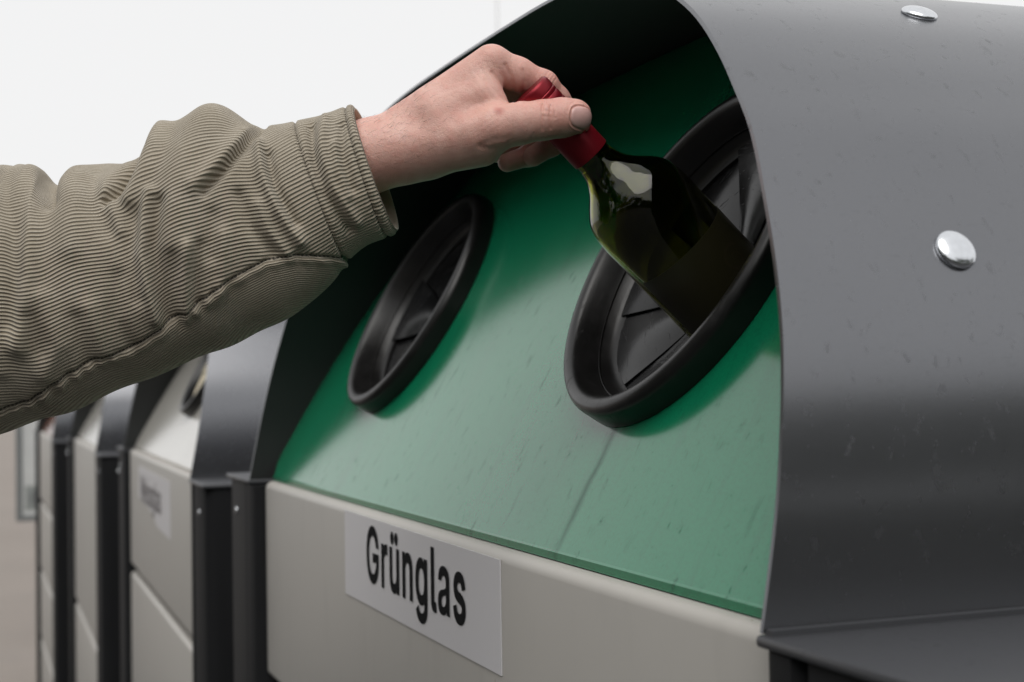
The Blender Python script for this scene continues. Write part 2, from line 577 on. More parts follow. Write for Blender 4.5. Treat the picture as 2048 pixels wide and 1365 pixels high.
def back_mesh():
    N = len(arch)
    inner = arch - an * 0.006
    V = [(x, BACK - 0.01, H0 + max(z, 0.0) * (1 + RISE * 0.985) + 0.001) for x, z in inner] + [(x, BACK - 0.005, H0 + max(z, 0) * (1 + RISE * 0.985) + 0.001) for x, z in inner]
    F = [tuple(range(N)), tuple(N + i for i in reversed(range(N)))] + [(i, (i + 1) % N, N + (i + 1) % N, N + i) for i in range(N)]
    bm = bmesh.new(); bm.from_mesh(mesh_np('hood_back', V, F))
    return mesh_bm('hood_back', bm)
BACKW_ME = back_mesh()
PLINTH_ME = box_mesh('plinth', -UW + 0.03, UW - 0.03, 0.03, BACK - 0.03, -0.09, 0.058)

rp = [(0.0, 0.0052)]
for a in np.linspace(0.15, math.pi / 2, 8): rp.append((0.0118 * math.sin(a), 0.0012 + 0.0040 * math.cos(a)))
rp += [(0.0118, 0.0), (0.0, 0.0)]
RIVET_ME = lathe('rivet', rp, 32)
RIVET_ME.shade_smooth()
rp2 = [(r * 0.42, z * 0.5) for r, z in rp]
SRIVET_ME = lathe('post_rivet', rp2, 20)
SRIVET_ME.shade_smooth()
for me_ in (HOOD_ME, RING_ME, FLAP_ME): me_.shade_smooth()
HOOD_ME.set_sharp_from_angle(angle=math.radians(40))
RING_ME.set_sharp_from_angle(angle=math.radians(50))
FLAP_ME.set_sharp_from_angle(angle=math.radians(50))
for me_ in PAN_ME: me_.shade_smooth(); me_.set_sharp_from_angle(angle=math.radians(40))
for me_ in list(POST_ME.values()) + list(LEDGE_ME.values()): me_.shade_smooth(); me_.set_sharp_from_angle(angle=math.radians(25))

# outlines of the two words as drawn letter contours (thousandths of the type size)
WORDS = {
 'Grünglas': [[[[269,-26],[234,-23],[200,-17],[169,-6],[139,9],[113,29],[90,52],[70,78],[52,108],[40,140],[29,175],[24,213],[21,254],[24,295],[29,333],[39,368],[52,401],[70,431],[89,457],[113,480],[139,500],[167,515],[198,526],[231,532],[265,535],[286,533],[307,531],[326,527],[346,522],[366,514],[383,505],[400,495],[415,483],[429,472],[443,457],[454,442],[465,426],[475,409],[482,390],[488,372],[497,330],[395,330],[387,354],[382,364],[377,374],[371,383],[365,392],[359,399],[352,406],[345,412],[337,418],[329,422],[319,427],[309,431],[299,434],[289,436],[278,437],[265,437],[246,436],[227,432],[210,426],[193,417],[178,405],[164,392],[153,375],[142,356],[134,334],[127,310],[123,283],[122,254],[123,225],[127,198],[134,174],[142,153],[153,134],[165,117],[178,104],[194,92],[210,83],[229,77],[248,72],[269,72],[288,72],[305,75],[321,80],[336,87],[349,96],[361,106],[371,118],[380,132],[387,148],[392,165],[396,182],[397,223],[471,196],[264,181],[264,274],[496,274],[496,199],[494,168],[489,137],[480,108],[467,82],[451,58],[432,37],[410,18],[386,3],[358,-9],[330,-18],[300,-23]]],[[[600,-18],[600,398],[696,398],[696,340],[669,340],[671,344],[681,359],[694,372],[708,382],[723,392],[741,398],[759,402],[777,404],[782,404],[786,404],[792,404],[797,402],[799,402],[803,402],[806,402],[828,402],[828,292],[803,304],[802,304],[798,306],[793,306],[788,306],[782,306],[776,308],[773,308],[761,307],[751,305],[741,302],[732,298],[725,294],[719,288],[712,281],[707,274],[703,266],[700,257],[698,248],[698,236],[698,-18]]],[[[1052,-24],[1031,-22],[1012,-19],[992,-13],[975,-5],[960,5],[945,18],[933,34],[923,50],[914,70],[908,91],[905,114],[904,139],[904,398],[1002,398],[1002,145],[1003,126],[1007,111],[1012,98],[1020,88],[1029,79],[1041,73],[1054,70],[1070,69],[1081,69],[1091,71],[1101,74],[1110,78],[1118,84],[1125,90],[1131,97],[1137,106],[1141,115],[1144,127],[1146,139],[1146,153],[1146,398],[1246,398],[1246,-18],[1150,-18],[1150,110],[1204,110],[1184,59],[1170,37],[1156,17],[1138,2],[1118,-10],[1097,-18],[1074,-22]],[[1003,424],[992,426],[981,428],[969,433],[960,443],[954,450],[948,461],[945,471],[943,483],[945,494],[948,507],[954,516],[960,525],[970,533],[980,537],[992,542],[1003,542],[1015,542],[1025,537],[1035,533],[1045,525],[1051,516],[1057,507],[1060,494],[1062,483],[1060,471],[1057,461],[1051,450],[1045,443],[1036,433],[1024,429],[1015,426]],[[1146,424],[1134,426],[1125,429],[1113,433],[1105,442],[1096,450],[1092,461],[1088,471],[1088,483],[1088,494],[1092,506],[1096,515],[1105,525],[1114,533],[1124,537],[1134,542],[1146,542],[1157,542],[1169,537],[1179,533],[1189,525],[1195,516],[1201,507],[1204,494],[1206,483],[1204,471],[1201,461],[1195,450],[1189,443],[1180,433],[1168,428],[1157,426]]],[[[1456,226],[1456,-18],[1358,-18],[1358,398],[1454,398],[1454,268],[1400,268],[1420,320],[1432,342],[1448,362],[1466,377],[1485,389],[1507,397],[1529,401],[1552,403],[1573,401],[1592,398],[1610,394],[1628,385],[1644,375],[1658,362],[1671,347],[1682,329],[1690,310],[1695,289],[1699,266],[1700,240],[1700,-18],[1602,-18],[1602,235],[1601,254],[1597,269],[1592,281],[1584,291],[1574,300],[1563,306],[1550,310],[1534,310],[1523,310],[1513,308],[1503,305],[1493,300],[1486,296],[1479,290],[1473,282],[1467,274],[1462,264],[1459,253],[1457,241]]],[[[1986,-170],[1965,-168],[1944,-166],[1925,-162],[1907,-158],[1890,-151],[1876,-143],[1861,-134],[1849,-124],[1839,-114],[1828,-102],[1820,-89],[1805,-62],[1887,-17],[1900,-36],[1904,-41],[1909,-47],[1915,-53],[1919,-58],[1925,-62],[1933,-67],[1941,-71],[1949,-74],[1960,-77],[1972,-79],[1986,-78],[2006,-78],[2023,-74],[2037,-68],[2049,-61],[2059,-51],[2066,-39],[2071,-24],[2073,-5],[2073,50],[2096,50],[2098,52],[2092,45],[2087,38],[2080,29],[2071,20],[2062,13],[2052,5],[2039,-1],[2026,-7],[2010,-10],[1993,-13],[1974,-13],[1950,-12],[1926,-8],[1904,0],[1882,11],[1864,24],[1845,40],[1831,61],[1817,81],[1807,106],[1801,132],[1797,161],[1794,191],[1797,222],[1801,250],[1807,277],[1817,301],[1830,324],[1845,344],[1862,361],[1882,376],[1903,388],[1926,396],[1949,401],[1975,402],[1993,402],[2011,400],[2027,395],[2041,390],[2053,382],[2064,374],[2073,367],[2081,358],[2087,350],[2094,342],[2098,335],[2097,338],[2074,338],[2074,398],[2170,398],[2170,-10],[2168,-34],[2164,-59],[2156,-81],[2144,-101],[2130,-117],[2114,-132],[2097,-143],[2077,-153],[2055,-160],[2034,-165],[2011,-168]],[[1984,78],[1999,78],[2011,81],[2022,85],[2033,90],[2041,97],[2049,106],[2056,116],[2062,128],[2067,142],[2070,157],[2073,174],[2073,193],[2073,211],[2071,228],[2067,243],[2062,257],[2056,269],[2049,280],[2041,290],[2032,297],[2022,303],[2010,307],[1998,311],[1984,311],[1970,311],[1956,307],[1945,303],[1935,297],[1926,289],[1918,279],[1911,268],[1905,255],[1900,241],[1897,226],[1894,210],[1894,193],[1894,175],[1897,158],[1900,143],[1905,130],[1911,117],[1918,107],[1926,99],[1936,91],[1945,85],[1957,81],[1969,78]]],[[[2389,-20],[2366,-19],[2344,-15],[2325,-6],[2309,7],[2298,24],[2289,41],[2285,62],[2284,84],[2284,528],[2382,528],[2382,99],[2382,89],[2383,81],[2385,73],[2385,72],[2385,72],[2386,72],[2388,71],[2396,70],[2400,70],[2404,70],[2404,70],[2407,72],[2411,72],[2414,72],[2434,72],[2452,-11],[2430,-16],[2425,-17],[2420,-18],[2414,-19],[2407,-20],[2400,-20],[2394,-20]]],[[[2838,0],[2744,0],[2737,34],[2718,13],[2687,-2],[2643,-9],[2595,-9],[2549,1],[2517,26],[2498,63],[2495,105],[2506,145],[2532,174],[2573,192],[2627,202],[2687,212],[2716,222],[2729,240],[2730,263],[2722,295],[2703,314],[2670,322],[2635,319],[2610,303],[2599,274],[2508,274],[2516,319],[2540,361],[2584,388],[2638,401],[2697,401],[2755,388],[2798,360],[2820,318],[2824,268],[2824,74],[2827,37]],[[2728,175],[2708,164],[2665,155],[2629,147],[2606,132],[2598,105],[2603,80],[2623,64],[2654,60],[2692,69],[2718,93],[2728,128]]],[[[3100,-27],[3079,-25],[3059,-23],[3042,-20],[3023,-14],[3006,-6],[2992,3],[2978,13],[2965,26],[2954,40],[2946,55],[2939,72],[2930,108],[3023,129],[3033,99],[3038,89],[3044,82],[3052,76],[3061,71],[3072,67],[3084,64],[3099,64],[3115,64],[3129,68],[3142,72],[3151,77],[3158,84],[3164,90],[3166,96],[3167,104],[3167,108],[3165,114],[3162,119],[3159,122],[3154,126],[3147,130],[3137,133],[3125,137],[3062,152],[3037,160],[3014,169],[2993,181],[2977,195],[2963,212],[2954,230],[2948,252],[2945,274],[2948,293],[2951,311],[2959,328],[2968,343],[2980,356],[2992,368],[3009,379],[3025,387],[3043,395],[3063,399],[3083,402],[3105,402],[3125,402],[3144,399],[3162,396],[3178,389],[3194,382],[3208,373],[3220,362],[3231,351],[3241,338],[3248,324],[3254,310],[3267,277],[3175,256],[3164,280],[3160,288],[3155,295],[3148,302],[3141,307],[3132,310],[3119,313],[3104,314],[3091,314],[3079,311],[3068,307],[3060,302],[3053,295],[3048,290],[3046,284],[3045,276],[3045,271],[3047,266],[3050,262],[3054,257],[3059,253],[3068,249],[3080,245],[3094,241],[3152,227],[3177,220],[3200,211],[3221,198],[3237,184],[3251,168],[3261,148],[3265,128],[3268,107],[3266,87],[3262,69],[3255,53],[3245,36],[3233,22],[3218,9],[3203,-1],[3185,-11],[3165,-18],[3144,-23],[3122,-25]]]],
 'Weissglas': [[[[141,-18],[-8,528],[96,528],[181,200],[184,188],[188,176],[191,161],[193,149],[196,137],[199,124],[202,111],[205,97],[207,83],[210,71],[213,56],[219,22],[166,22],[174,56],[176,70],[179,84],[182,98],[185,110],[187,123],[190,137],[193,149],[196,163],[200,176],[203,187],[206,200],[292,528],[394,528],[480,200],[483,187],[486,175],[489,162],[492,149],[495,137],[498,124],[501,111],[504,98],[507,84],[510,70],[512,56],[520,22],[465,22],[473,56],[475,70],[478,84],[481,98],[484,110],[486,123],[489,137],[492,149],[495,163],[499,176],[502,187],[505,200],[589,528],[694,528],[544,-19],[441,-18],[350,318],[345,334],[341,352],[337,369],[333,387],[329,407],[326,428],[322,449],[314,494],[372,494],[364,450],[360,430],[357,410],[353,391],[349,373],[345,355],[341,337],[336,318],[244,-18]]],[[[943,-27],[915,-25],[887,-20],[862,-11],[838,0],[817,16],[799,34],[784,54],[770,77],[759,102],[753,128],[749,157],[746,187],[749,217],[753,246],[759,273],[770,298],[782,321],[798,341],[816,360],[836,375],[858,387],[883,396],[909,401],[936,402],[953,402],[970,400],[987,397],[1004,391],[1019,385],[1035,377],[1050,365],[1062,355],[1076,341],[1088,325],[1098,307],[1105,288],[1112,268],[1117,245],[1119,220],[1120,194],[1120,151],[788,151],[788,240],[1104,232],[1025,169],[1022,218],[1020,234],[1016,249],[1012,262],[1006,272],[999,283],[992,292],[984,299],[973,304],[963,308],[951,311],[936,311],[922,311],[909,308],[898,304],[889,298],[878,290],[870,282],[862,272],[857,262],[852,250],[848,237],[846,224],[845,210],[845,178],[846,159],[849,143],[853,128],[859,114],[865,102],[873,93],[882,84],[891,77],[903,72],[916,68],[929,65],[944,65],[953,65],[962,66],[971,68],[979,71],[986,73],[992,77],[998,81],[1003,86],[1008,91],[1012,98],[1017,105],[1026,127],[1120,104],[1108,70],[1100,54],[1091,40],[1079,26],[1067,15],[1054,4],[1038,-5],[1021,-13],[1003,-19],[984,-23],[963,-25]]],[[[1264,424],[1251,426],[1242,428],[1230,433],[1221,442],[1212,450],[1208,461],[1204,470],[1202,483],[1204,495],[1208,506],[1212,517],[1222,526],[1230,533],[1241,538],[1251,541],[1264,543],[1275,541],[1287,538],[1297,533],[1307,526],[1314,517],[1320,507],[1324,494],[1324,483],[1324,471],[1320,460],[1314,450],[1307,442],[1297,433],[1286,428],[1275,426]],[[1215,-18],[1215,398],[1312,398],[1312,-18]]],[[[1574,-27],[1553,-25],[1534,-23],[1516,-20],[1497,-14],[1480,-6],[1466,3],[1451,13],[1440,26],[1429,40],[1420,55],[1413,72],[1404,108],[1499,129],[1507,99],[1512,89],[1518,82],[1526,76],[1535,71],[1546,67],[1559,64],[1573,64],[1589,64],[1604,68],[1615,72],[1626,77],[1633,84],[1638,90],[1640,96],[1641,104],[1641,108],[1639,114],[1636,119],[1633,122],[1628,126],[1621,130],[1611,133],[1599,137],[1536,152],[1511,160],[1488,169],[1467,181],[1451,195],[1437,212],[1428,230],[1422,252],[1420,274],[1422,292],[1425,311],[1433,328],[1442,343],[1454,356],[1466,368],[1483,379],[1499,387],[1517,395],[1537,399],[1557,402],[1579,402],[1600,402],[1618,399],[1636,396],[1653,389],[1668,382],[1682,373],[1694,362],[1705,351],[1715,338],[1723,324],[1728,310],[1741,277],[1648,255],[1639,280],[1635,288],[1629,295],[1622,302],[1615,307],[1606,310],[1593,313],[1578,314],[1565,314],[1553,311],[1543,307],[1534,302],[1527,295],[1522,290],[1520,284],[1519,276],[1519,271],[1521,266],[1524,262],[1528,257],[1533,253],[1542,249],[1554,245],[1568,241],[1626,227],[1651,220],[1674,211],[1695,198],[1711,184],[1725,168],[1735,148],[1739,128],[1742,107],[1740,87],[1736,69],[1729,53],[1719,36],[1707,22],[1693,9],[1678,-1],[1660,-11],[1639,-18],[1618,-23],[1596,-25]]],[[[1984,-27],[1963,-25],[1944,-23],[1926,-20],[1907,-14],[1890,-6],[1876,3],[1861,13],[1850,26],[1839,40],[1830,55],[1823,72],[1814,108],[1909,129],[1917,99],[1922,89],[1928,82],[1936,76],[1945,71],[1956,67],[1968,64],[1983,64],[1999,64],[2014,68],[2025,72],[2035,77],[2042,84],[2048,90],[2050,96],[2051,104],[2051,108],[2049,114],[2046,119],[2043,122],[2038,126],[2031,130],[2021,133],[2009,137],[1946,152],[1921,160],[1898,169],[1877,181],[1861,195],[1847,212],[1838,230],[1832,252],[1829,274],[1832,293],[1835,311],[1843,328],[1852,343],[1864,356],[1876,368],[1893,379],[1909,387],[1927,395],[1947,399],[1967,402],[1989,402],[2010,402],[2028,399],[2046,396],[2063,389],[2078,382],[2092,373],[2104,362],[2115,351],[2125,338],[2133,324],[2138,310],[2151,277],[2058,255],[2049,280],[2045,288],[2039,295],[2032,302],[2025,307],[2016,310],[2003,313],[1988,314],[1975,314],[1963,311],[1953,307],[1944,302],[1937,295],[1932,290],[1930,284],[1929,276],[1929,271],[1931,266],[1934,262],[1938,257],[1943,253],[1952,249],[1964,245],[1978,241],[2036,227],[2061,220],[2084,211],[2105,198],[2121,184],[2135,168],[2145,148],[2149,128],[2152,107],[2150,87],[2146,69],[2139,53],[2129,36],[2117,22],[2103,9],[2087,-1],[2070,-11],[2049,-18],[2028,-23],[2006,-25]]],[[[2419,-170],[2397,-168],[2376,-166],[2358,-162],[2340,-158],[2323,-151],[2308,-143],[2294,-134],[2282,-124],[2270,-114],[2261,-102],[2252,-90],[2237,-62],[2319,-17],[2332,-36],[2336,-41],[2341,-47],[2346,-53],[2352,-58],[2358,-63],[2365,-67],[2373,-71],[2382,-74],[2393,-77],[2404,-78],[2419,-78],[2439,-78],[2455,-74],[2470,-68],[2482,-60],[2492,-51],[2499,-40],[2503,-25],[2504,-5],[2504,50],[2528,50],[2529,51],[2524,45],[2519,38],[2512,29],[2503,20],[2494,13],[2484,5],[2472,-1],[2458,-7],[2443,-10],[2426,-13],[2407,-13],[2382,-12],[2358,-8],[2336,0],[2314,11],[2295,25],[2278,40],[2263,61],[2250,82],[2241,106],[2233,132],[2229,161],[2227,191],[2229,222],[2233,250],[2240,277],[2250,301],[2262,324],[2277,344],[2295,361],[2314,376],[2336,388],[2358,396],[2383,401],[2408,402],[2426,402],[2444,400],[2459,395],[2473,390],[2486,383],[2497,374],[2506,367],[2514,358],[2521,349],[2526,342],[2532,335],[2530,338],[2506,338],[2506,398],[2602,398],[2602,-9],[2601,-34],[2597,-59],[2589,-81],[2577,-101],[2563,-117],[2547,-132],[2529,-143],[2509,-153],[2488,-160],[2467,-165],[2443,-168]],[[2417,78],[2431,78],[2444,81],[2455,85],[2464,90],[2473,97],[2482,107],[2489,117],[2495,128],[2499,142],[2503,157],[2505,173],[2505,193],[2505,211],[2503,228],[2499,243],[2495,257],[2489,269],[2482,280],[2474,290],[2465,297],[2455,303],[2444,307],[2430,311],[2417,311],[2402,311],[2390,307],[2378,303],[2368,297],[2359,289],[2351,279],[2343,268],[2337,255],[2333,241],[2329,226],[2327,210],[2327,193],[2327,174],[2329,158],[2333,143],[2337,130],[2343,118],[2350,108],[2359,98],[2368,91],[2378,85],[2389,81],[2402,78]]],[[[2821,-20],[2797,-19],[2777,-15],[2758,-6],[2743,7],[2730,24],[2722,41],[2718,62],[2716,83],[2716,528],[2814,528],[2814,100],[2814,89],[2815,80],[2817,74],[2817,73],[2818,72],[2819,72],[2821,71],[2829,70],[2832,70],[2836,70],[2836,70],[2839,72],[2843,72],[2861,81],[2885,-10],[2862,-16],[2858,-17],[2852,-18],[2846,-19],[2840,-20],[2832,-20],[2827,-20]]],[[[3272,0],[3177,0],[3171,34],[3151,13],[3120,-2],[3076,-9],[3027,-9],[2981,1],[2949,26],[2930,63],[2927,105],[2938,145],[2964,174],[3005,192],[3060,202],[3120,212],[3149,222],[3162,240],[3163,263],[3156,295],[3136,314],[3103,322],[3067,319],[3042,303],[3031,274],[2940,274],[2948,319],[2973,361],[3016,388],[3071,401],[3131,401],[3188,388],[3232,360],[3253,318],[3258,268],[3258,74],[3261,37]],[[3161,175],[3141,164],[3098,155],[3062,147],[3039,132],[3030,105],[3036,80],[3055,64],[3087,60],[3125,69],[3151,93],[3161,128]]],[[[3532,-27],[3511,-25],[3492,-23],[3474,-20],[3455,-14],[3439,-6],[3424,3],[3409,13],[3398,26],[3388,40],[3378,55],[3372,73],[3363,108],[3456,129],[3466,99],[3471,89],[3477,82],[3485,75],[3493,71],[3505,67],[3517,64],[3531,64],[3547,64],[3562,68],[3575,72],[3584,77],[3591,83],[3596,90],[3599,96],[3599,103],[3599,109],[3598,114],[3595,118],[3591,122],[3586,126],[3580,130],[3569,133],[3557,137],[3494,152],[3469,160],[3446,169],[3426,181],[3409,195],[3395,212],[3386,230],[3380,252],[3378,274],[3380,292],[3383,311],[3391,328],[3400,343],[3412,356],[3425,368],[3441,379],[3458,387],[3476,395],[3495,399],[3517,402],[3537,402],[3558,402],[3576,399],[3594,396],[3611,389],[3626,382],[3640,373],[3653,362],[3663,351],[3673,338],[3680,325],[3687,310],[3698,276],[3606,255],[3597,280],[3593,288],[3587,295],[3581,302],[3573,307],[3565,310],[3552,313],[3537,314],[3523,314],[3511,311],[3501,307],[3492,302],[3485,295],[3480,290],[3478,285],[3478,277],[3478,271],[3480,265],[3482,261],[3486,257],[3492,253],[3501,249],[3513,245],[3527,241],[3585,227],[3610,220],[3633,211],[3653,198],[3669,184],[3683,168],[3692,149],[3698,128],[3700,107],[3698,88],[3695,69],[3687,52],[3677,36],[3665,22],[3651,9],[3636,-1],[3618,-11],[3597,-18],[3577,-23],[3554,-25]]]]}

def text_mesh(txt, height_cap, sx=1.0):
    """fills each letter from its contours (constrained triangulation, winding test)"""
    from mathutils.geometry import delaunay_2d_cdt
    k = height_cap / 0.555 / 1000
    x0 = min(p[0] for c in WORDS[txt] for l in c for p in l)
    V, F = [], []
    for letter in WORDS[txt]:
        pts, edges, loops = [], [], []
        for l in letter:
            o = len(pts)
            pts += [Vector((float(x), float(y))) for x, y in l]
            edges += [(o + i, o + (i + 1) % len(l)) for i in range(len(l))]
            loops.append(np.array(l, float))
        area = lambda P: 0.5 * (P[:, 0] * np.roll(P[:, 1], -1) - P[:, 1] * np.roll(P[:, 0], -1)).sum()
        areas = [area(P) for P in loops]
        sg = math.copysign(1, max(areas, key=abs))
        res = delaunay_2d_cdt(pts, edges, [], 0, 1e-4)
        vs_, fs = res[0], res[2]
        o = len(V)
        V += [((v.x - x0) * k * sx, 0.0, v.y * k) for v in vs_]
        for f in fs:
            cx = sum(vs_[i].x for i in f) / len(f); cy = sum(vs_[i].y for i in f) / len(f)
            w = 0
            for P in loops:
                A, B_ = P, np.roll(P, -1, 0)
                left = (B_[:, 0] - A[:, 0]) * (cy - A[:, 1]) - (cx - A[:, 0]) * (B_[:, 1] - A[:, 1])
                w += ((A[:, 1] <= cy) & (B_[:, 1] > cy) & (left > 0)).sum() - ((A[:, 1] > cy) & (B_[:, 1] <= cy) & (left < 0)).sum()
            if w * sg > 0: F.append(tuple(o + i for i in f))
    me = mesh_np('lettering', V, F)
    if me.polygons[0].normal.y > 0: me.flip_normals()
    return me, max(v[0] for v in V)

def add_rivet(parent, i_frac, y, me=RIVET_ME):
    """rivet on the hood at arch index fraction"""
    i = int(round(i_frac * (len(arch) - 1)))
    x, z = arch[i]; nx, nz = an[i]
    o = link('rivet', me, M_RIVET, parent)
    o.location = (x, y, H0 + 0.001 + z * (1 + RISE * (y - YE - z * SL) / (BACK - YE - z * SL)))
    o.rotation_euler = Vector((nx, 0, nz)).to_track_quat('Z', 'Y').to_euler()
    return o

def arch_index(z, side):
    best = min(range(len(arch)), key=lambda i: abs(arch[i, 1] - z) + (10 if arch[i, 0] * side < 0 else 0))
    return best / (len(arch) - 1)

RING_ROT = Vector((0, -SN, CS)).to_track_quat('Z', 'Y').to_euler()

def container(loc, rz, label, insert_mat, flap_mats, panels, ry=0.152, holes=(RX, -RX)):
    root = empty('recycling_container', loc, rz)
    tag(root, label, 'container', 'row of recycling containers')
    link('body', BODY_ME, M_INNER, root)
    link('plinth', PLINTH_ME, M_INNER, root)
    for me in PANELS[panels]: link('front_panel', me, M_BEIGE, root)
    for s in (-1, 1):
        p = link('corner_post', POST_ME[s], M_POST, root)
        for (x, y, ax) in ((s * 0.700, -0.0118, (0, -1, 0)), (s * (UW - 0.0002), 0.034, (s, 0, 0))):
            r = link('rivet', SRIVET_ME, M_RIVET, p)
            r.location = (x, y, H0 - 0.045); r.rotation_euler = Vector(ax).to_track_quat('Z', 'Y').to_euler()
        link('side_panel', SIDE_ME[s], M_POST, root)
        link('top_ledge', LEDGE_ME[s], M_TOP, root)
    hood = link('hood', HOOD_ME, M_HOOD, root)
    link('hood_back', BACKW_ME, M_HOOD, root)
    for s in (-1, 1):
        add_rivet(hood, arch_index(0.178, s), ry)
        add_rivet(hood, arch_index(0.344, s), 0.227)
        add_rivet(hood, arch_index(0.178, s), 0.75)
        add_rivet(hood, arch_index(0.344, s), 0.75)
    link('insert_panel', INS_ME[holes], insert_mat, root)
    for k, cx in enumerate(holes):
        ring = link('opening_ring', RING_ME, M_RING, root)
        ring.location = (cx, PY0 + RV * CS, H0 + 0.005 + RV * SN)
        ring.rotation_euler = RING_ROT
        for j in range(8):
            f = link('flap', FLAP_ME, flap_mats[k], ring)
            f.rotation_euler = (0.02 * math.sin(3.1 * j + k), 0.025 * math.cos(2.3 * j + k), math.radians(45 * j + 132.5))
            f.location = (0, 0, 0.0006 * (j % 2) + (0.016 if flap_mats[k] is M_CREAMFLAP else 0.0))
    return root

unit_green = container((0, 0, 0), 0.0, 'green glass container with two round openings, nearest in the row, bottle going in', M_GREEN, (M_FLAP, M_FLAP), 'a', 0.129)
unit_white = container((-1.735, 0.021, -0.030), math.radians(-1.3), 'container with white sloped panel and torn sticker, next to the green one', M_WHITE, (M_CREAMFLAP,), 'b', holes=(0.05,))
container((-3.42, 0.026, -0.058), math.radians(-1.1), 'container with pale sloped panel, third from the camera', M_WHITE, (M_FLAP,), 'c', holes=(0.05,))
container((-5.08, 0.010, -0.080), math.radians(-0.4), 'container with brown sloped panel, farthest at the end of the row', M_BROWN, (M_FLAP,), 'd', holes=(0.05,))

# stickers
def sticker(parent, x0, x1, ztop, h, tilt, txt, cap, tx, tz, ink, sx, torn=False):
    th = 0.0007
    if torn:
        P = [(x0, ztop), (x1, ztop), (x1, ztop - h * 1.25), (x0 + (x1 - x0) * 0.62, ztop - h * 1.2), (x0 + (x1 - x0) * 0.5, ztop - h * 0.98), (x0 + (x1 - x0) * 0.3, ztop - h * 0.9), (x0, ztop - h * 0.8)]
    else:
        P = [(x0, ztop), (x1, ztop), (x1, ztop - h), (x0, ztop - h)]
    bm = bmesh.new()
    f = [bm.verts.new((x, -th, z)) for x, z in P]
    b = [bm.verts.new((x, 0.0002, z)) for x, z in P]
    n = len(P)
    bm.faces.new(f); bm.faces.new(b[::-1])
    for i in range(n): bm.faces.new((f[i], f[(i + 1) % n], b[(i + 1) % n], b[i]))
    me = mesh_bm('sticker', bm)
    st = link('sticker', me, M_STICK, parent)
    st.location = (0, -0.0003, H0)
    st.rotation_euler = (0, tilt, 0)
    tm, W = text_mesh(txt, cap, sx)
    t = link('lettering', tm, ink, st)
    t.location = (tx, -th - 0.0005, tz)
    return st, W

st, Wt = sticker(unit_green, -0.192, 0.234, -0.0062, 0.0805, 0.004, 'Grünglas', 0.052, -0.112, -0.0625, M_INK, 0.90)
sticker(unit_white, -0.36, 0.22, -0.028, 0.085, 0.0, 'Weissglas', 0.058, -0.31, -0.100, M_INKOLD, 1.0, torn=True)


# ------------------------------------------------------------------ trees around the place (behind the photographer; seen in the reflections)
def m_leaf():
    g = NG('foliage')
    n = g.noise(g.coord('Object'), 1.3, 4)
    g.color(g.ramp(n, [(0.3, (0.018, 0.040, 0.012)), (0.7, (0.050, 0.090, 0.028))]))
    g.set(Roughness=0.7)
    return g.mat
M_LEAF = m_leaf()
M_BARK = m_simple('bark', (0.075, 0.058, 0.045), 0.9)
def woodland():
    r = np.random.RandomState(11)
    spots = [(-9 + 4.3 * i + r.rand(), -10.5 - 2.5 * r.rand()) for i in range(8)] + [(17 + 3 * r.rand(), -6 + 3.3 * i) for i in range(11)] + [(13.5 - 3.9 * i, 27 + 3 * r.rand()) for i in range(2)]
    V, F, MI = [], [], []
    def tube(a, b, r0, r1):
        a, b = np.array(a), np.array(b); d = (b - a) / np.linalg.norm(b - a)
        u = np.cross(d, [0.3, 0.9, 0.1]); u /= np.linalg.norm(u); v = np.cross(d, u)
        o = len(V)
        for p, rr in ((a, r0), (b, r1)):
            for k in range(7):
                t = 2 * math.pi * k / 7
                V.append(tuple(p + rr * (math.cos(t) * u + math.sin(t) * v)))
        for k in range(7):
            F.append((o + k, o + (k + 1) % 7, o + 7 + (k + 1) % 7, o + 7 + k)); MI.append(1)
    for (x, y) in spots:
        z0 = x * SLOPE - 0.1
        h = (8.0 if y < -9 else 9.0 if y > 7 else 3.4) + 1.6 * r.rand()
        tube((x, y, z0), (x + 0.3, y, z0 + h * 0.55), 0.24, 0.13)
        cl_ = []
        for k in range(15):
            t = r.rand() * 6.28; hh = 0.06 + 0.88 * r.rand(); rad = (1.0 - abs(hh - 0.5) * 1.3) * (1.2 + 1.3 * r.rand())
            c = np.array([x + rad * math.cos(t), y + rad * math.sin(t), z0 + h * hh])
            cl_.append(c)
            tube((x + 0.2, y, z0 + h * min(0.5, hh * 0.7)), tuple(c), 0.07, 0.02)
        for c in cl_:
            n = 190
            P = c + r.normal(size=(n, 3)) * [0.72, 0.72, 0.55]
            for p in P:
                a = r.normal(size=3); a /= np.linalg.norm(a); b = np.cross(a, r.normal(size=3)); b /= np.linalg.norm(b)
                s = 0.17 + 0.13 * r.rand()
                o = len(V)
                V.extend([tuple(p - a * s), tuple(p + b * s * 0.6), tuple(p + a * s), tuple(p - b * s * 0.6)])
                F.append((o, o + 1, o + 2, o + 3)); MI.append(0)
    me = bpy.data.meshes.new('woodland')
    me.from_pydata(V, [], F)
    me.materials.append(M_LEAF); me.materials.append(M_BARK)
    me.polygons.foreach_set('material_index', MI)
    o = bpy.data.objects.new('woodland', me); COL.objects.link(o)
    tag(o, 'belt of dark green trees mirrored in the glossy bottle', 'trees', kind='stuff')
woodland()

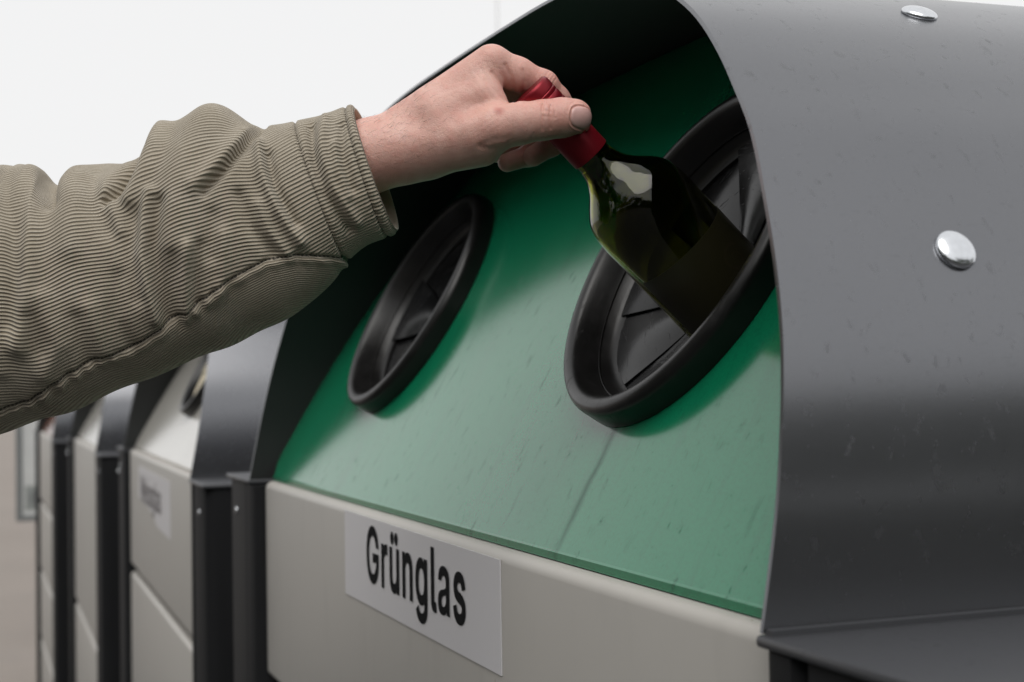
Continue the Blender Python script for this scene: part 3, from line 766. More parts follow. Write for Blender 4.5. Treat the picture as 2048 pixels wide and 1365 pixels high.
# ------------------------------------------------------------------ far things: lamp post, framed notice board
def mast(loc, h):
    root = empty('lamp_post', loc)
    tag(root, 'thin haze-paled lamp post rising into the sky behind the hood', 'lamp post')
    link('pole', lathe('pole', [(0.0, 0.0), (0.10, 0.0), (0.08, 0.5), (0.05, 0.6), (0.036, h), (0.0, h)], 16), M_POLE, root, smooth=40)
    link('arm', box_mesh('arm', -0.03, 0.03, -1.2, 0.05, h - 0.05, h + 0.01, 0.01), M_POLE, root)
    link('lamp_head', box_mesh('lamp_head', -0.14, 0.14, -1.75, -1.1, h - 0.07, h + 0.05, 0.03), M_POLE, root)
M_POLE = m_simple('haze_pale_steel', (0.80, 0.81, 0.82), 0.45, 0.0, 0.04)  # pale tone stands in for the haze in front of the far pole
mast((-44.4, 17.0, -44.4 * SLOPE - 0.1), 15.5)

def board():
    root = empty('notice_board', (-7.4, -0.02, -7.4 * SLOPE))
    tag(root, 'grey framed notice board standing beyond the last container', 'notice board')
    y0, y1, z0, z1 = 0.0, 0.95, 0.74, 1.75
    link('panel', box_mesh('panel', -0.012, 0.004, y0 + 0.03, y1 - 0.03, z0 + 0.03, z1 - 0.03), M_BOARD, root)
    for a in ((y0, y0 + 0.035, z0, z1), (y1 - 0.035, y1, z0, z1), (y0 + 0.0352, y1 - 0.0352, z0, z0 + 0.035), (y0 + 0.0352, y1 - 0.0352, z1 - 0.035, z1)):
        link('frame_bar', box_mesh('frame_bar', -0.02, 0.014, a[0], a[1], a[2], a[3], 0.003), M_BOARDF, root)
    pr = link('printed_band', box_mesh('printed_band', 0.0042, 0.0052, y0 + 0.05, y1 - 0.05, z0 + 0.06, z0 + 0.20), M_BOARDP, root)
    d = link('printed_disc', lathe('printed_disc', [(0.0, 0.0), (0.055, 0.0), (0.055, 0.001), (0.0, 0.001)], 24), M_BOARDF, pr)
    d.location = (0.0056, y0 + 0.13, z0 + 0.13); d.rotation_euler = (0, math.pi / 2, 0)
    for y in (0.55, 0.8): link('leg', box_mesh('leg', -0.02, 0.02, y - 0.02, y + 0.02, -0.15, z0 - 0.001, 0.003), M_BOARDF, root)
M_BOARD = m_simple('board_face', (0.62, 0.63, 0.62), 0.3)
M_BOARDF = m_simple('board_frame', (0.20, 0.21, 0.21), 0.4)
M_BOARDP = m_simple('board_print', (0.30, 0.32, 0.31), 0.4)
board()


# ------------------------------------------------------------------ wine bottle (slipped neck-up into the near opening)
AX = CAM_R * 0.707 - CAM_U * 0.707 + CAM_D * 0.22       # neck -> base
AX = AX / np.linalg.norm(AX)

def m_glass():
    g = NG('olive_bottle_glass')
    g.set(Base_Color=(0.25, 0.26, 0.03, 1), Roughness=0.015, IOR=1.5)
    g.b.inputs['Transmission Weight'].default_value = 1.0
    return g.mat
def m_cap():
    g = NG('red_metal_cap')
    v = g.coord('Object')
    n = g.noise(g.coord('Object', scale=(1, 1, 0.2)), 220, 3)
    g.color(g.mix(n, (0.20, 0.006, 0.013), (0.27, 0.011, 0.021)))
    g.set(Metallic=0.55, Roughness=0.36)
    return g.mat
M_GLASS, M_CAP = m_glass(), m_cap()
M_BLABEL = m_simple('dark_paper_label', (0.022, 0.020, 0.007), 0.4)
M_BMARK = m_simple('label_print', (0.030, 0.025, 0.012), 0.35)

bp = [(0.0126, 0.0), (0.0126, 0.056), (0.0129, 0.061), (0.0146, 0.068), (0.0195, 0.0755), (0.0262, 0.0825), (0.0318, 0.0895), (0.0346, 0.098), (0.0356, 0.109)]
bp = [tuple(p) for p in catmull(bp, 42)] + [(0.0356, z) for z in np.linspace(0.117, 0.285, 6)] + [(0.0350, 0.291), (0.0325, 0.2955), (0.028, 0.2962)]
bi = [(r - 0.0028, z) for r, z in bp if z < 0.286] + [(0.026, 0.2915), (0.016, 0.280), (0.0, 0.270)]
outer = bp + [(0.020, 0.290), (0.010, 0.281), (0.0, 0.277)]
prof = [(r, -z) for r, z in outer] + [(r, -z) for r, z in reversed(bi)]
prof = prof + [prof[0]]
BOT_ME = lathe('glass', prof, 128)
bottle = empty('wine_bottle')
tag(bottle, 'dark green wine bottle with red screw cap pushed into the round opening', 'bottle')
q = Vector(tuple(-AX)).to_track_quat('Z', 'Y')
# turn the bottle about its own axis so that its local +X faces the viewer
mat = q.to_matrix()
tov = Vector(tuple(-CAM_D))
lx = mat.transposed() @ tov
ang = math.atan2(lx.y, lx.x)
q = (mat @ Matrix.Rotation(ang, 3, 'Z')).to_quaternion()
bottle.rotation_mode = 'QUATERNION'
bottle.rotation_quaternion = q
A0 = CAM_C + (CAM_R * (1307 - 1024) / 2891.19 - CAM_U * (442.5 - 682.5) / 2891.19 + CAM_D) * 0.935
bottle.location = Vector(tuple(A0 - AX * 0.1155))
link('glass', BOT_ME, M_GLASS, bottle, smooth=50)
cp = [(0.0, 0.0012), (0.0118, 0.0012), (0.0128, 0.0004), (0.01325, -0.001)]
z = -0.001
for z, r in ((-0.0060, 0.01325), (-0.0066, 0.0128), (-0.0072, 0.01325), (-0.0090, 0.01325), (-0.0096, 0.01285), (-0.0102, 0.01325), (-0.0150, 0.01325), (-0.0155, 0.0129), (-0.0160, 0.01325), (-0.0172, 0.01325), (-0.0177, 0.0130), (-0.0182, 0.01325), (-0.0552, 0.01330), (-0.0557, 0.01325), (-0.0557, 0.0127)):
    cp.append((r, z))
link('screw_cap', lathe('screw_cap', cp, 72), M_CAP, bottle, smooth=35)
# paper label wrapped part of the way round, with a printed swirl
def wrap(a0, a1, z0, z1, r, na=40):
    V, F = [], []
    for i in range(na + 1):
        a = a0 + (a1 - a0) * i / na
        for (rr, zz) in ((r, z0), (r, z1), (r - 0.0003, z1), (r - 0.0003, z0)): V.append((rr * math.cos(a), rr * math.sin(a), zz))
    for i in range(na):
        for k in range(4):
            a, b = 4 * i + k, 4 * i + (k + 1) % 4
            F.append((a, a + 4, b + 4, b))
    F += [(0, 1, 2, 3), tuple(4 * na + k for k in (3, 2, 1, 0))]
    bm = bmesh.new(); bm.from_mesh(mesh_np('paper_label', V, F)); return mesh_bm('paper_label', bm)
pl = link('paper_label', wrap(-1.25, 2.2, -0.137, -0.275, 0.0360), M_BLABEL, bottle, smooth=40)
V, F = [], []
sw = []
for t in np.linspace(0, 1, 46):
    a = 0.6 + t * 7.6
    rr = 0.0100 * (1 - 0.72 * t)
    sw.append((rr * math.cos(a), rr * math.sin(a), 0.0011 * (1 - 0.5 * t)))
for k, (u, v_, w) in enumerate(sw):
    n = np.hypot(u, v_); nu, nv = u / n, v_ / n
    for s in (-1, 1):
        uu, vv = u + s * w * nu, v_ + s * w * nv
        an_ = 0.52 + uu / 0.0366
        V.append((0.03615 * math.cos(an_), 0.03615 * math.sin(an_), -0.163 + vv))
    if k: F.append((2 * k - 2, 2 * k - 1, 2 * k + 1, 2 * k))
link('printed_swirl', mesh_np('printed_swirl', V, F), M_BMARK, pl)

# ------------------------------------------------------------------ person reaching in: hand and forearm as one skin, jacket sleeve over it
UNIT = 0.0003154                                         # 1 template unit in metres
# template frame: x towards the container, y down, w towards the camera side; origin between thumb and wrist
HAND_O = CAM_C + (CAM_R * (1000 - 1024) / 2891.19 - CAM_U * (250 - 682.5) / 2891.19 + CAM_D) * 0.912
HAND_M = Matrix.Identity(4)
for i in range(3):
    HAND_M[i][0], HAND_M[i][1], HAND_M[i][2], HAND_M[i][3] = CAM_R[i], CAM_U[i], -CAM_D[i], HAND_O[i]
def tl(p):
    p = np.asarray(p, float)
    return np.stack([(p[..., 0] - 1000) * UNIT, (250 - p[..., 1]) * UNIT, p[..., 2] * UNIT], -1)

def cone(P, a, b, r1, r2):
    a = np.asarray(a, np.float32); b = np.asarray(b, np.float32)
    d = b - a
    t = np.clip(((P - a) @ d) / float(d @ d), 0, 1)
    q_ = P - a - t[..., None] * d
    return np.sqrt((q_ * q_).sum(-1)) - (r1 + (r2 - r1) * t)
def smin(a, b, k):
    h = np.clip(0.5 + 0.5 * (b - a) / k, 0, 1)
    return b + (a - b) * h - k * h * (1 - h)
def chain(P, pts, k):
    d = None
    for (p, r), (p2, r2) in zip(pts[:-1], pts[1:]):
        c = cone(P, p, p2, r, r2)
        d = c if d is None else smin(d, c, k)
    return d

THUMB = [((960, 272, 26), 44), ((998, 262, 40), 41.5), ((1040, 254, 47), 40), ((1086, 248, 50), 37.5), ((1122, 243, 46), 37), ((1147, 240, 42), 34.5)]
INDEX = [((985, 129, -20), 40), ((1035, 144, -31), 33.5), ((1088, 163, -42), 28.5), ((1115, 188, -62), 25.5), ((1140, 216, -80), 24), ((1152, 258, -90), 21)]
MIDDLE = [((1000, 142, -88), 38), ((1060, 172, -98), 31), ((1112, 208, -100), 27), ((1120, 250, -112), 24.5), ((1106, 275, -108), 23), ((1068, 302, -86), 21)]
RINGF = [((985, 175, -145), 36), ((1080, 240, -160), 26), ((1062, 292, -146), 22), ((1014, 312, -112), 19.5)]
LITTLE = [((960, 215, -195), 33), ((1030, 262, -205), 23), ((1015, 285, -190), 19), ((990, 288, -165), 17)]

def hand_sdf(P):
    pal = cone(P, (380, 440, -50), (735, 312, -32), 92, 71)
    pal = smin(pal, cone(P, (380, 440, -100), (735, 314, -92), 88, 64), 20)
    for a, b, r1, r2 in (((748, 292, -36), (985, 128, -20), 52, 40), ((748, 300, -88), (1000, 141, -88), 52, 38),
                         ((745, 308, -130), (985, 175, -145), 46, 36), ((742, 316, -160), (960, 215, -195), 40, 33),
                         ((800, 296, -70), (950, 245, -95), 56, 56), ((735, 305, -40), (850, 300, -30), 66, 52)):
        pal = smin(pal, cone(P, a, b, r1, r2), 26)
    then = cone(P, (790, 300, -12), (985, 262, 34), 52, 42)
    then = smin(then, cone(P, (815, 311, -18), (962, 291, 8), 47, 44), 24)
    then = smin(then, cone(P, (880, 232, -2), (962, 198, 10), 52, 40), 24)
    then = smin(then, cone(P, (968, 178, -2), (996, 228, 16), 35, 27), 20)
    pal = smin(pal, then, 30)
    # tendon ridge along the index metacarpal and the knuckle
    pal = smin(pal, cone(P, (860, 205, -8), (978, 120, -4), 18, 22), 26)
    out = smin(pal, chain(P, THUMB, 12), 16)
    for f, k in ((INDEX, 7), (MIDDLE, 10), (RINGF, 10), (LITTLE, 10)):
        out = np.minimum(out, smin(pal, chain(P, f, 12), k))
    return out

def surface_nets(fn, lo, hi, h):
    ax = [np.arange(lo[i], hi[i] + h, h, dtype=np.float32) for i in range(3)]
    G = np.stack(np.meshgrid(*ax, indexing='ij'), -1)
    D = np.empty(G.shape[:3], np.float32)
    for i in range(0, G.shape[0], 24): D[i:i + 24] = fn(G[i:i + 24])
    s = D < 0
    nx, ny, nz = D.shape
    acc = np.zeros((nx - 1, ny - 1, nz - 1, 3), np.float32); cnt = np.zeros((nx - 1, ny - 1, nz - 1), np.float32)
    for a in range(3):
        o1, o2 = [k for k in range(3) if k != a]
        for d1 in (0, 1):
            for d2 in (0, 1):
                sl0 = [None] * 3; sl1 = [None] * 3
                sl0[a] = slice(0, D.shape[a] - 1); sl1[a] = slice(1, D.shape[a])
                for o, d in ((o1, d1), (o2, d2)):
                    sl0[o] = sl1[o] = slice(d, D.shape[o] - 1 + d)
                d0, d1_ = D[tuple(sl0)], D[tuple(sl1)]
                x = (d0 < 0) != (d1_ < 0)
                t = np.where(x, d0 / np.where(x, d0 - d1_, 1), 0)
                p = np.zeros(x.shape + (3,), np.float32)
                p[..., a] = t; p[..., o1] = d1; p[..., o2] = d2
                acc += p * x[..., None]; cnt += x
    on = cnt > 0
    idx = -np.ones(on.shape, np.int64); idx[on] = np.arange(on.sum())
    cell = np.argwhere(on)
    V = (cell + acc[on] / cnt[on][:, None]) * h + np.array(lo)
    F = []
    for a in range(3):
        o1, o2 = [(1, 2), (2, 0), (0, 1)][a]
        sl0 = [slice(1, D.shape[k] - 1) for k in range(3)]; sl1 = list(sl0)
        sl0[a] = slice(0, D.shape[a] - 1); sl1[a] = slice(1, D.shape[a])
        A, B = s[tuple(sl0)], s[tuple(sl1)]
        for flip in (False, True):
            e = np.argwhere((A & ~B) if not flip else (~A & B))
            off = np.array([1, 1, 1]); off[a] = 0
            e = e + off
            def c(u, v):
                k = e.copy(); k[:, o1] += u; k[:, o2] += v
                return idx[k[:, 0], k[:, 1], k[:, 2]]
            qd = np.stack([c(-1, -1), c(0, -1), c(0, 0), c(-1, 0)], 1)
            F.append(qd[:, ::-1] if flip else qd)
    F = np.vstack(F)
    return V, F[(F >= 0).all(1)]

def grad(fn, V, e=0.6):
    g = np.zeros_like(V)
    for a in range(3):
        d = np.zeros(3); d[a] = e
        g[:, a] = (fn(V + d) - fn(V - d)) / (2 * e)
    return g / np.maximum(np.linalg.norm(g, axis=1), 1e-6)[:, None]

def poly_dist(X, Y, poly):
    """distance to a polyline and signed side (positive = right/below of travel direction)"""
    best = np.full(X.shape, 1e9); side = np.zeros(X.shape)
    for (x0, y0), (x1, y1) in zip(poly[:-1], poly[1:]):
        dx, dy = x1 - x0, y1 - y0
        t = np.clip(((X - x0) * dx + (Y - y0) * dy) / (dx * dx + dy * dy), 0, 1)
        px, py = X - x0 - t * dx, Y - y0 - t * dy
        d = np.hypot(px, py)
        m_ = d < best
        best = np.where(m_, d, best)
        side = np.where(m_, np.sign(dx * py - dy * px), side)
    return best, side

HV, HF = surface_nets(hand_sdf, (455, 55, -250), (1200, 470, 110), 3.3)
# one round of 1-to-4 refinement, then pull every vertex onto the exact surface
me = bpy.data.meshes.new('tmp'); me.from_pydata(HV.tolist(), [], HF.tolist())
bm = bmesh.new(); bm.from_mesh(me)
bmesh.ops.subdivide_edges(bm, edges=bm.edges[:], cuts=1, use_grid_fill=True)
bm.verts.ensure_lookup_table(); bm.verts.index_update()
HV = np.array([v.co[:] for v in bm.verts]); HF = [[v.index for v in f.verts] for f in bm.faces]
bm.free(); bpy.data.meshes.remove(me)
f64 = lambda P: hand_sdf(P.astype(np.float32)).astype(np.float64)
for _ in range(3):
    nrm = grad(f64, HV)
    HV = HV - nrm * f64(HV)[:, None]
nrm = grad(f64, HV, 1.5)
X, Y, Wd = HV[:, 0], HV[:, 1], HV[:, 2]
front = (nrm[:, 2] > -0.25)
disp = np.zeros(len(HV))
def groove(poly, width, depth, wmin=-60):
    global disp
    d, _ = poly_dist(X, Y, poly)
    disp -= np.where(front & (Wd > wmin), depth * np.exp(-(d / width) ** 2), 0)
# thumb joint creases
groove([(1083, 222), (1082, 245), (1083, 272)], 2.2, 2.2)
groove([(1086, 217), (1083, 230)], 2.0, 1.5)
groove([(1099, 224), (1097, 245), (1100, 270)], 2.0, 1.7)
groove([(1106, 226), (1107, 250)], 2.0, 0.9)
groove([(1064, 232), (1062, 262)], 2.5, 0.8)
groove([(1083, 236), (1098, 236)], 2.0, 0.6); groove([(1083, 247), (1102, 248)], 2.0, 0.6)
# folds of the web between thumb and index
groove([(1012, 134), (1020, 152), (1027, 175), (1031, 205)], 4.5, 2.4)
groove([(985, 150), (1005, 172), (1022, 200), (1030, 210)], 4.0, 2.6)
groove([(972, 168), (990, 190), (1010, 206)], 5.0, 1.0)
groove([(1046, 142), (1049, 160), (1046, 185)], 3.4, 1.5)
groove([(1036, 130), (1042, 150)], 3.2, 0.8)
groove([(962, 303), (980, 307), (1002, 305), (1018, 299)], 5.5, 1.5)
groove([(962, 300), (985, 290), (1010, 288)], 5.0, 0.8)
# slack skin over the back of the thumb joint, soft tendon hollow, index joint folds
disp += np.where(front, 0.14 * np.sin((X * 0.55 + Y * 0.62) * 0.62 + 1.7 * np.sin(Y * 0.05)) * np.exp(-(((X - 985) / 38) ** 2 + ((Y - 255) / 30) ** 2)), 0)
disp += np.where(front, 0.4 * np.sin((X * 0.8 - Y * 0.5) * 0.5 + 1.3 * np.sin(X * 0.06)) * np.exp(-(((X - 985) / 30) ** 2 + ((Y - 175) / 36) ** 2)), 0)
disp -= np.where(front, 4.0 * np.exp(-(((X - 915) / 42) ** 2 + ((Y - 205) / 30) ** 2)), 0)
disp += 0.8 * np.exp(-(((X - 999) / 5) ** 2 + ((Y - 236) / 4) ** 2)) * front
for k_ in range(4): groove([(1098 + 5 * k_, 140 + 4 * k_), (1090 + 5 * k_, 152 + 5 * k_)], 1.6, 0.8)
# bed of the thumb nail
NC = np.array([1160.0, 246.0])
def nail_shape(x, y):
    ca, sa = math.cos(math.radians(8)), math.sin(math.radians(8))
    u = ((x - NC[0]) * ca + (y - NC[1]) * sa) / 22.0; v = (-(x - NC[0]) * sa + (y - NC[1]) * ca) / 21.5
    return (np.abs(u) ** 2.8 + np.abs(v) ** 2.8) ** (1 / 2.8)
ns = nail_shape(X, Y)
disp -= np.where(front & (X > 1120), 1.6 * np.exp(-((ns - 1.03) / 0.07) ** 2), 0)
disp += np.where(front & (X > 1100) & (X < NC[0] + 5), 1.3 * np.exp(-((ns - 1.17) / 0.09) ** 2), 0)
HV = HV + nrm * disp[:, None]

def m_skin():
    g = NG('skin')
    v = g.coord('Object')
    n1 = g.noise(v, 42, 5, 0.6); n2 = g.noise(v, 150, 4, 0.6); n3 = g.noise(v, 700, 3, 0.6)
    c = g.ramp(n1, [(0.33, (0.69, 0.365, 0.300)), (0.50, (0.745, 0.435, 0.362)), (0.67, (0.785, 0.49, 0.415))])
    c = g.mix(g.ramp(n2, [(0.48, 0.0), (0.70, 0.38)]), c, (0.68, 0.30, 0.25))
    # redder over thumb and finger tips
    sx = g.n('ShaderNodeSeparateXYZ'); g.l(v, sx.inputs[0])
    tip = g.n('ShaderNodeMapRange'); tip.inputs['From Min'].default_value = -0.005; tip.inputs['From Max'].default_value = 0.05
    g.l(sx.outputs[0], tip.inputs['Value'])
    c = g.mix(g.math('MULTIPLY', tip.outputs[0], 0.45), c, (0.70, 0.31, 0.26))
    mole = g.n('ShaderNodeVectorMath', operation='DISTANCE'); g.l(v, mole.inputs[0]); mole.inputs[1].default_value = (-0.0003, 0.0044, 0.0235)
    mk = g.n('ShaderNodeMapRange'); mk.inputs['From Min'].default_value = 0.0045; mk.inputs['From Max'].default_value = 0.001
    g.l(mole.outputs['Value'], mk.inputs['Value'])
    c = g.mix(g.math('MULTIPLY', mk.outputs[0], 0.7), c, (0.42, 0.12, 0.10))
    g.color(c)
    vor = g.n('ShaderNodeTexVoronoi'); vor.feature = 'DISTANCE_TO_EDGE'; vor.inputs['Scale'].default_value = 620
    mp = g.n('ShaderNodeVectorMath', operation='ADD')
    wn = g.n('ShaderNodeTexNoise'); wn.inputs['Scale'].default_value = 220; g.l(v, wn.inputs['Vector'])
    sc = g.n('ShaderNodeVectorMath', operation='SCALE'); sc.inputs['Scale'].default_value = 0.004; g.l(wn.outputs['Color'], sc.inputs[0])
    g.l(v, mp.inputs[0]); g.l(sc.outputs[0], mp.inputs[1]); g.l(mp.outputs[0], vor.inputs['Vector'])
    cell = g.ramp(vor.outputs['Distance'], [(0.0, 0.0), (0.10, 1.0)])
    b1 = g.bump(cell, 0.35, 0.0005)
    b2 = g.bump(n3, 0.25, 0.0005, b1)
    b3 = g.bump(n2, 0.35, 0.0015, b2)
    g.normal(b3)
    g.rough(g.math('ADD', g.math('MULTIPLY', n2, 0.18), 0.32))
    g.b.inputs['Subsurface Weight'].default_value = 0.22
    g.b.inputs['Subsurface Radius'].default_value = (1.0, 0.35, 0.2)
    g.b.inputs['Subsurface Scale'].default_value = 0.0035
    return g.mat
M_SKIN = m_skin()
def m_nail():
    g = NG('nail')
    n = g.noise(g.coord('Object', scale=(0.2, 1, 1)), 500, 3)
    g.color(g.mix(n, (0.66, 0.38, 0.35), (0.76, 0.48, 0.44)))
    g.set(Roughness=0.2)
    return g.mat
M_NAIL = m_nail()

hand_me = mesh_np('person', tl(HV), HF)
person = link('person', hand_me, M_SKIN, smooth=180)
person.matrix_world = HAND_M
tag(person, 'person in a khaki corduroy sleeve, left hand holding the bottle by its cap', 'person')

# fine hairs on the wrist and the back of the hand
hr = np.random.RandomState(8)
cand = np.where((HV[:, 0] > 700) & (HV[:, 0] < 900) & (nrm[:, 2] > -0.5) & (nrm[:, 1] < 0.55) & (HV[:, 2] > -150))[0]
pick = hr.choice(cand, 420, replace=False)
pick = [i for i in pick if hr.rand() < 1.15 - (HV[i, 0] - 700) / 210]
hv, hf = [], []
for i in pick:
    p, n_ = HV[i], nrm[i]
    t_ = np.array([0.85, -0.35 + 0.5 * hr.normal(), 0.3 * hr.normal()]); t_ -= n_ * (t_ @ n_); t_ /= np.linalg.norm(t_)
    b_ = np.cross(n_, t_)
    L_ = 14 + 12 * hr.rand(); cv = 0.35 * hr.normal()
    o_ = len(hv)
    for k_ in range(6):
        u = k_ / 5
        c_ = p - n_ * 0.4 + t_ * L_ * u + n_ * L_ * (0.42 * u - 0.30 * u * u) + b_ * L_ * cv * u * u
        w_ = 0.17 * (1 - 0.85 * u)
        for a_ in (0, 2.094, 4.189): hv.append(c_ + w_ * (math.cos(a_) * b_ + math.sin(a_) * n_))
        if k_:
            q0 = o_ + 3 * (k_ - 1)
            for m_ in range(3): hf.append((q0 + m_, q0 + (m_ + 1) % 3, q0 + 3 + (m_ + 1) % 3, q0 + 3 + m_))
hair = link('arm_hair', mesh_np('arm_hair', tl(np.array(hv)), hf), m_simple('brown_hair', (0.07, 0.04, 0.025), 0.5), person)
hair['kind'] = 'stuff'

# thumb nail: thin curved plate lying in its bed
nu, nv = 22, 22
gx, gy = np.meshgrid(np.linspace(-1.0, 1.0, nu), np.linspace(-1.0, 1.0, nv), indexing='ij')
# square -> rounded plate
rad = np.maximum(np.abs(gx), np.abs(gy)); nrm_ = (np.abs(gx) ** 2.8 + np.abs(gy) ** 2.8) ** (1 / 2.8)
kx = np.where(nrm_ > 0, gx * rad / np.maximum(nrm_, 1e-6), 0); ky = np.where(nrm_ > 0, gy * rad / np.maximum(nrm_, 1e-6), 0)
ca, sa = math.cos(math.radians(8)), math.sin(math.radians(8))
nx_ = NC[0] + 21.0 * kx * ca - 20.5 * ky * sa; ny_ = NC[1] + 21.0 * kx * sa + 20.5 * ky * ca
nw = np.full(nx_.shape, 105.0)
for _ in range(60):
    d = f64(np.stack([nx_, ny_, nw], -1).reshape(-1, 3)).reshape(nx_.shape)
    nw -= np.clip(d, -3, 6)
    nw = np.maximum(nw, 5.0)
edge = np.clip((1 - rad) / 0.12, 0, 1)
NV = np.stack([nx_, ny_, nw], -1).reshape(-1, 3)
ng = grad(f64, NV, 1.5)
NV = NV + ng * (0.1 + 1.1 * edge.reshape(-1, 1) ** 0.5)
NFc = [(i * nv + j, (i + 1) * nv + j, (i + 1) * nv + j + 1, i * nv + j + 1) for i in range(nu - 1) for j in range(nv - 1)]
nail_me = mesh_np('thumbnail', tl(NV), NFc)
if Vector(nail_me.polygons[200].normal).z < 0: nail_me.flip_normals()
nail = link('thumbnail', nail_me, M_NAIL, person, smooth=180)

# ---- sleeve
ST = [  # along the arm from the cuff edge towards the elbow: upper outline, lower outline, depth of centre, half depth
    ((706, 211), (789, 458), -42, 104), ((690, 211), (770, 468), -42, 108), ((640, 228), (726, 489), -42, 118), ((584, 240), (688, 522), -42, 128), ((540, 244), (655, 566), -42, 140),
    ((500, 245), (610, 608), -44, 152), ((440, 212), (535, 652), -48, 168), ((390, 220), (455, 690), -50, 178), ((330, 252), (392, 714), -52, 184), ((285, 300), (335, 738), -54, 186), ((250, 322), (285, 757), -56, 188),
    ((200, 324), (235, 777), -58, 192), ((150, 333), (180, 801), -60, 198), ((92, 357), (115, 829), -62, 205), ((50, 331), (60, 845), -64, 210), ((0, 322), (-5, 866), -66, 216),
    ((-80, 352), (-90, 892), -70, 226), ((-180, 400), (-190, 930), -76, 236), ((-300, 470), (-300, 985), -84, 244), ((-420, 540), (-400, 1050), -92, 250)]
NS, NA = 430, 440
flat = catmull([[a[0], a[1], b[0], b[1], c, d] for a, b, c, d in ST], NS)
# even spacing along the arm
mid = (flat[:, 0:2] + flat[:, 2:4]) / 2
sl = np.concatenate([[0], np.cumsum(np.linalg.norm(np.diff(mid, axis=0), axis=1))])
T, B = flat[:, 0:2], flat[:, 2:4]
phi = np.linspace(0, 2 * math.pi, NA, endpoint=False)
cph, sph = np.cos(phi), np.sin(phi)
e = 0.92
cc = np.sign(cph) * np.abs(cph) ** e; ss = np.sign(sph) * np.abs(sph) ** e
C2 = (T + B) / 2; Hv = (T - B) / 2
SX = C2[:, None, 0] + Hv[:, None, 0] * cc[None]
SY = C2[:, None, 1] + Hv[:, None, 1] * cc[None]
SW = flat[:, None, 4] + flat[:, None, 5] * ss[None]
# the hem tilts so that its far side reaches a little further down the hand
SX = SX - 14 * np.exp(-sl / 60.0)[:, None] * ss[None] * 0.5
SP = np.stack([SX, SY, SW], -1)
def normals(SP):
    du = np.roll(SP, -1, 1) - np.roll(SP, 1, 1)
    dv = np.gradient(SP, axis=0)
    n = np.cross(du, dv)
    n /= np.maximum(np.linalg.norm(n, axis=2), 1e-6)[..., None]
    out = SP - np.concatenate([C2, flat[:, 4:5]], 1)[:, None]
    return n * np.sign((n * out).sum(-1))[..., None]
SN_ = normals(SP)
fx, fy = SP[..., 0], SP[..., 1]
facing = np.clip(SN_[..., 2] * 2.2 + 0.35, 0, 1)
D = np.zeros(fx.shape)
FOLDS = [
    ([(330, 262), (326, 310), (312, 362), (292, 412)], 20, 15), ([(302, 282), (292, 345), (262, 392), (240, 412)], 9, -15), ([(262, 345), (235, 372)], 20, 6),
    ([(92, 352), (112, 385), (124, 410)], 15, -17), ([(62, 340), (86, 400), (101, 470), (103, 560), (92, 640), (80, 690)], 20, 13), ([(28, 360), (70, 470), (82, 560), (70, 650)], 18, -8),
    ([(150, 345), (175, 420), (180, 500)], 26, 7), ([(205, 350), (215, 420), (250, 470)], 18, -5), ([(235, 395), (262, 440), (275, 470)], 14, 6),
    ([(332, 400), (322, 440), (318, 520), (328, 590), (338, 640)], 12, 11), ([(348, 415), (342, 500), (352, 580), (356, 640)], 14, -11), ([(300, 430), (296, 520), (306, 600)], 16, -5),
    ([(415, 235), (395, 320), (384, 420), (380, 500)], 36, 10), ([(522, 252), (506, 300), (472, 350), (432, 396)], 9, -13), ([(500, 278), (462, 335), (420, 384)], 17, 8),
    ([(528, 300), (540, 360), (572, 430), (612, 490)], 12, 12), ([(550, 320), (566, 385), (604, 455)], 10, -9), ([(500, 400), (520, 460), (560, 512)], 12, -8), ([(536, 420), (556, 470), (590, 515)], 10, 6),
    ([(408, 500), (398, 560), (396, 620)], 13, 10), ([(424, 500), (418, 560), (412, 610)], 12, -8), ([(375, 520), (370, 600), (372, 650)], 14, -6),
    ([(655, 245), (650, 300), (672, 380), (715, 445)], 12, 8), ([(628, 262), (640, 330), (664, 400), (704, 462)], 9, -9), ([(690, 262), (694, 320), (712, 385)], 9, -6), ([(676, 300), (684, 350), (704, 400)], 8, 5),
    ([(130, 600), (152, 690), (122, 745)], 18, 8), ([(105, 640), (118, 700)], 16, -6), ([(215, 620), (232, 700)], 18, 6), ([(190, 640), (200, 720)], 14, -5), ([(4, 630), (12, 720), (6, 780)], 14, -8), ([(30, 640), (40, 740)], 16, 6),
    ([(270, 560), (262, 640), (280, 690)], 16, -5), ([(470, 480), (470, 560), (450, 600)], 14, 6), ([(452, 440), (448, 520)], 14, -5), ([(8, 328), (2, 400), (-8, 460)], 12, -14)]
for poly, w_, h_ in FOLDS:
    d, _ = poly_dist(fx, fy, poly)
    D += 1.45 * h_ * np.exp(-(d / w_) ** 2) * facing
rng = np.random.RandomState(3)
for k in range(26):                                      # smaller irregular waves, mostly across the arm
    ph, a = rng.rand() * 6.28, rng.rand() * 0.9 - 0.45
    fr = 0.02 + 0.05 * rng.rand()
    D += (1.3 * 0.03 / (fr + 0.01)) * 0.6 * np.sin(fr * (fx * math.cos(a) - fy * math.sin(a)) + 2.0 * np.sin(phi)[None] * rng.rand() + ph) * (0.35 + 0.65 * np.sin(phi[None] * 1 + ph) ** 2)
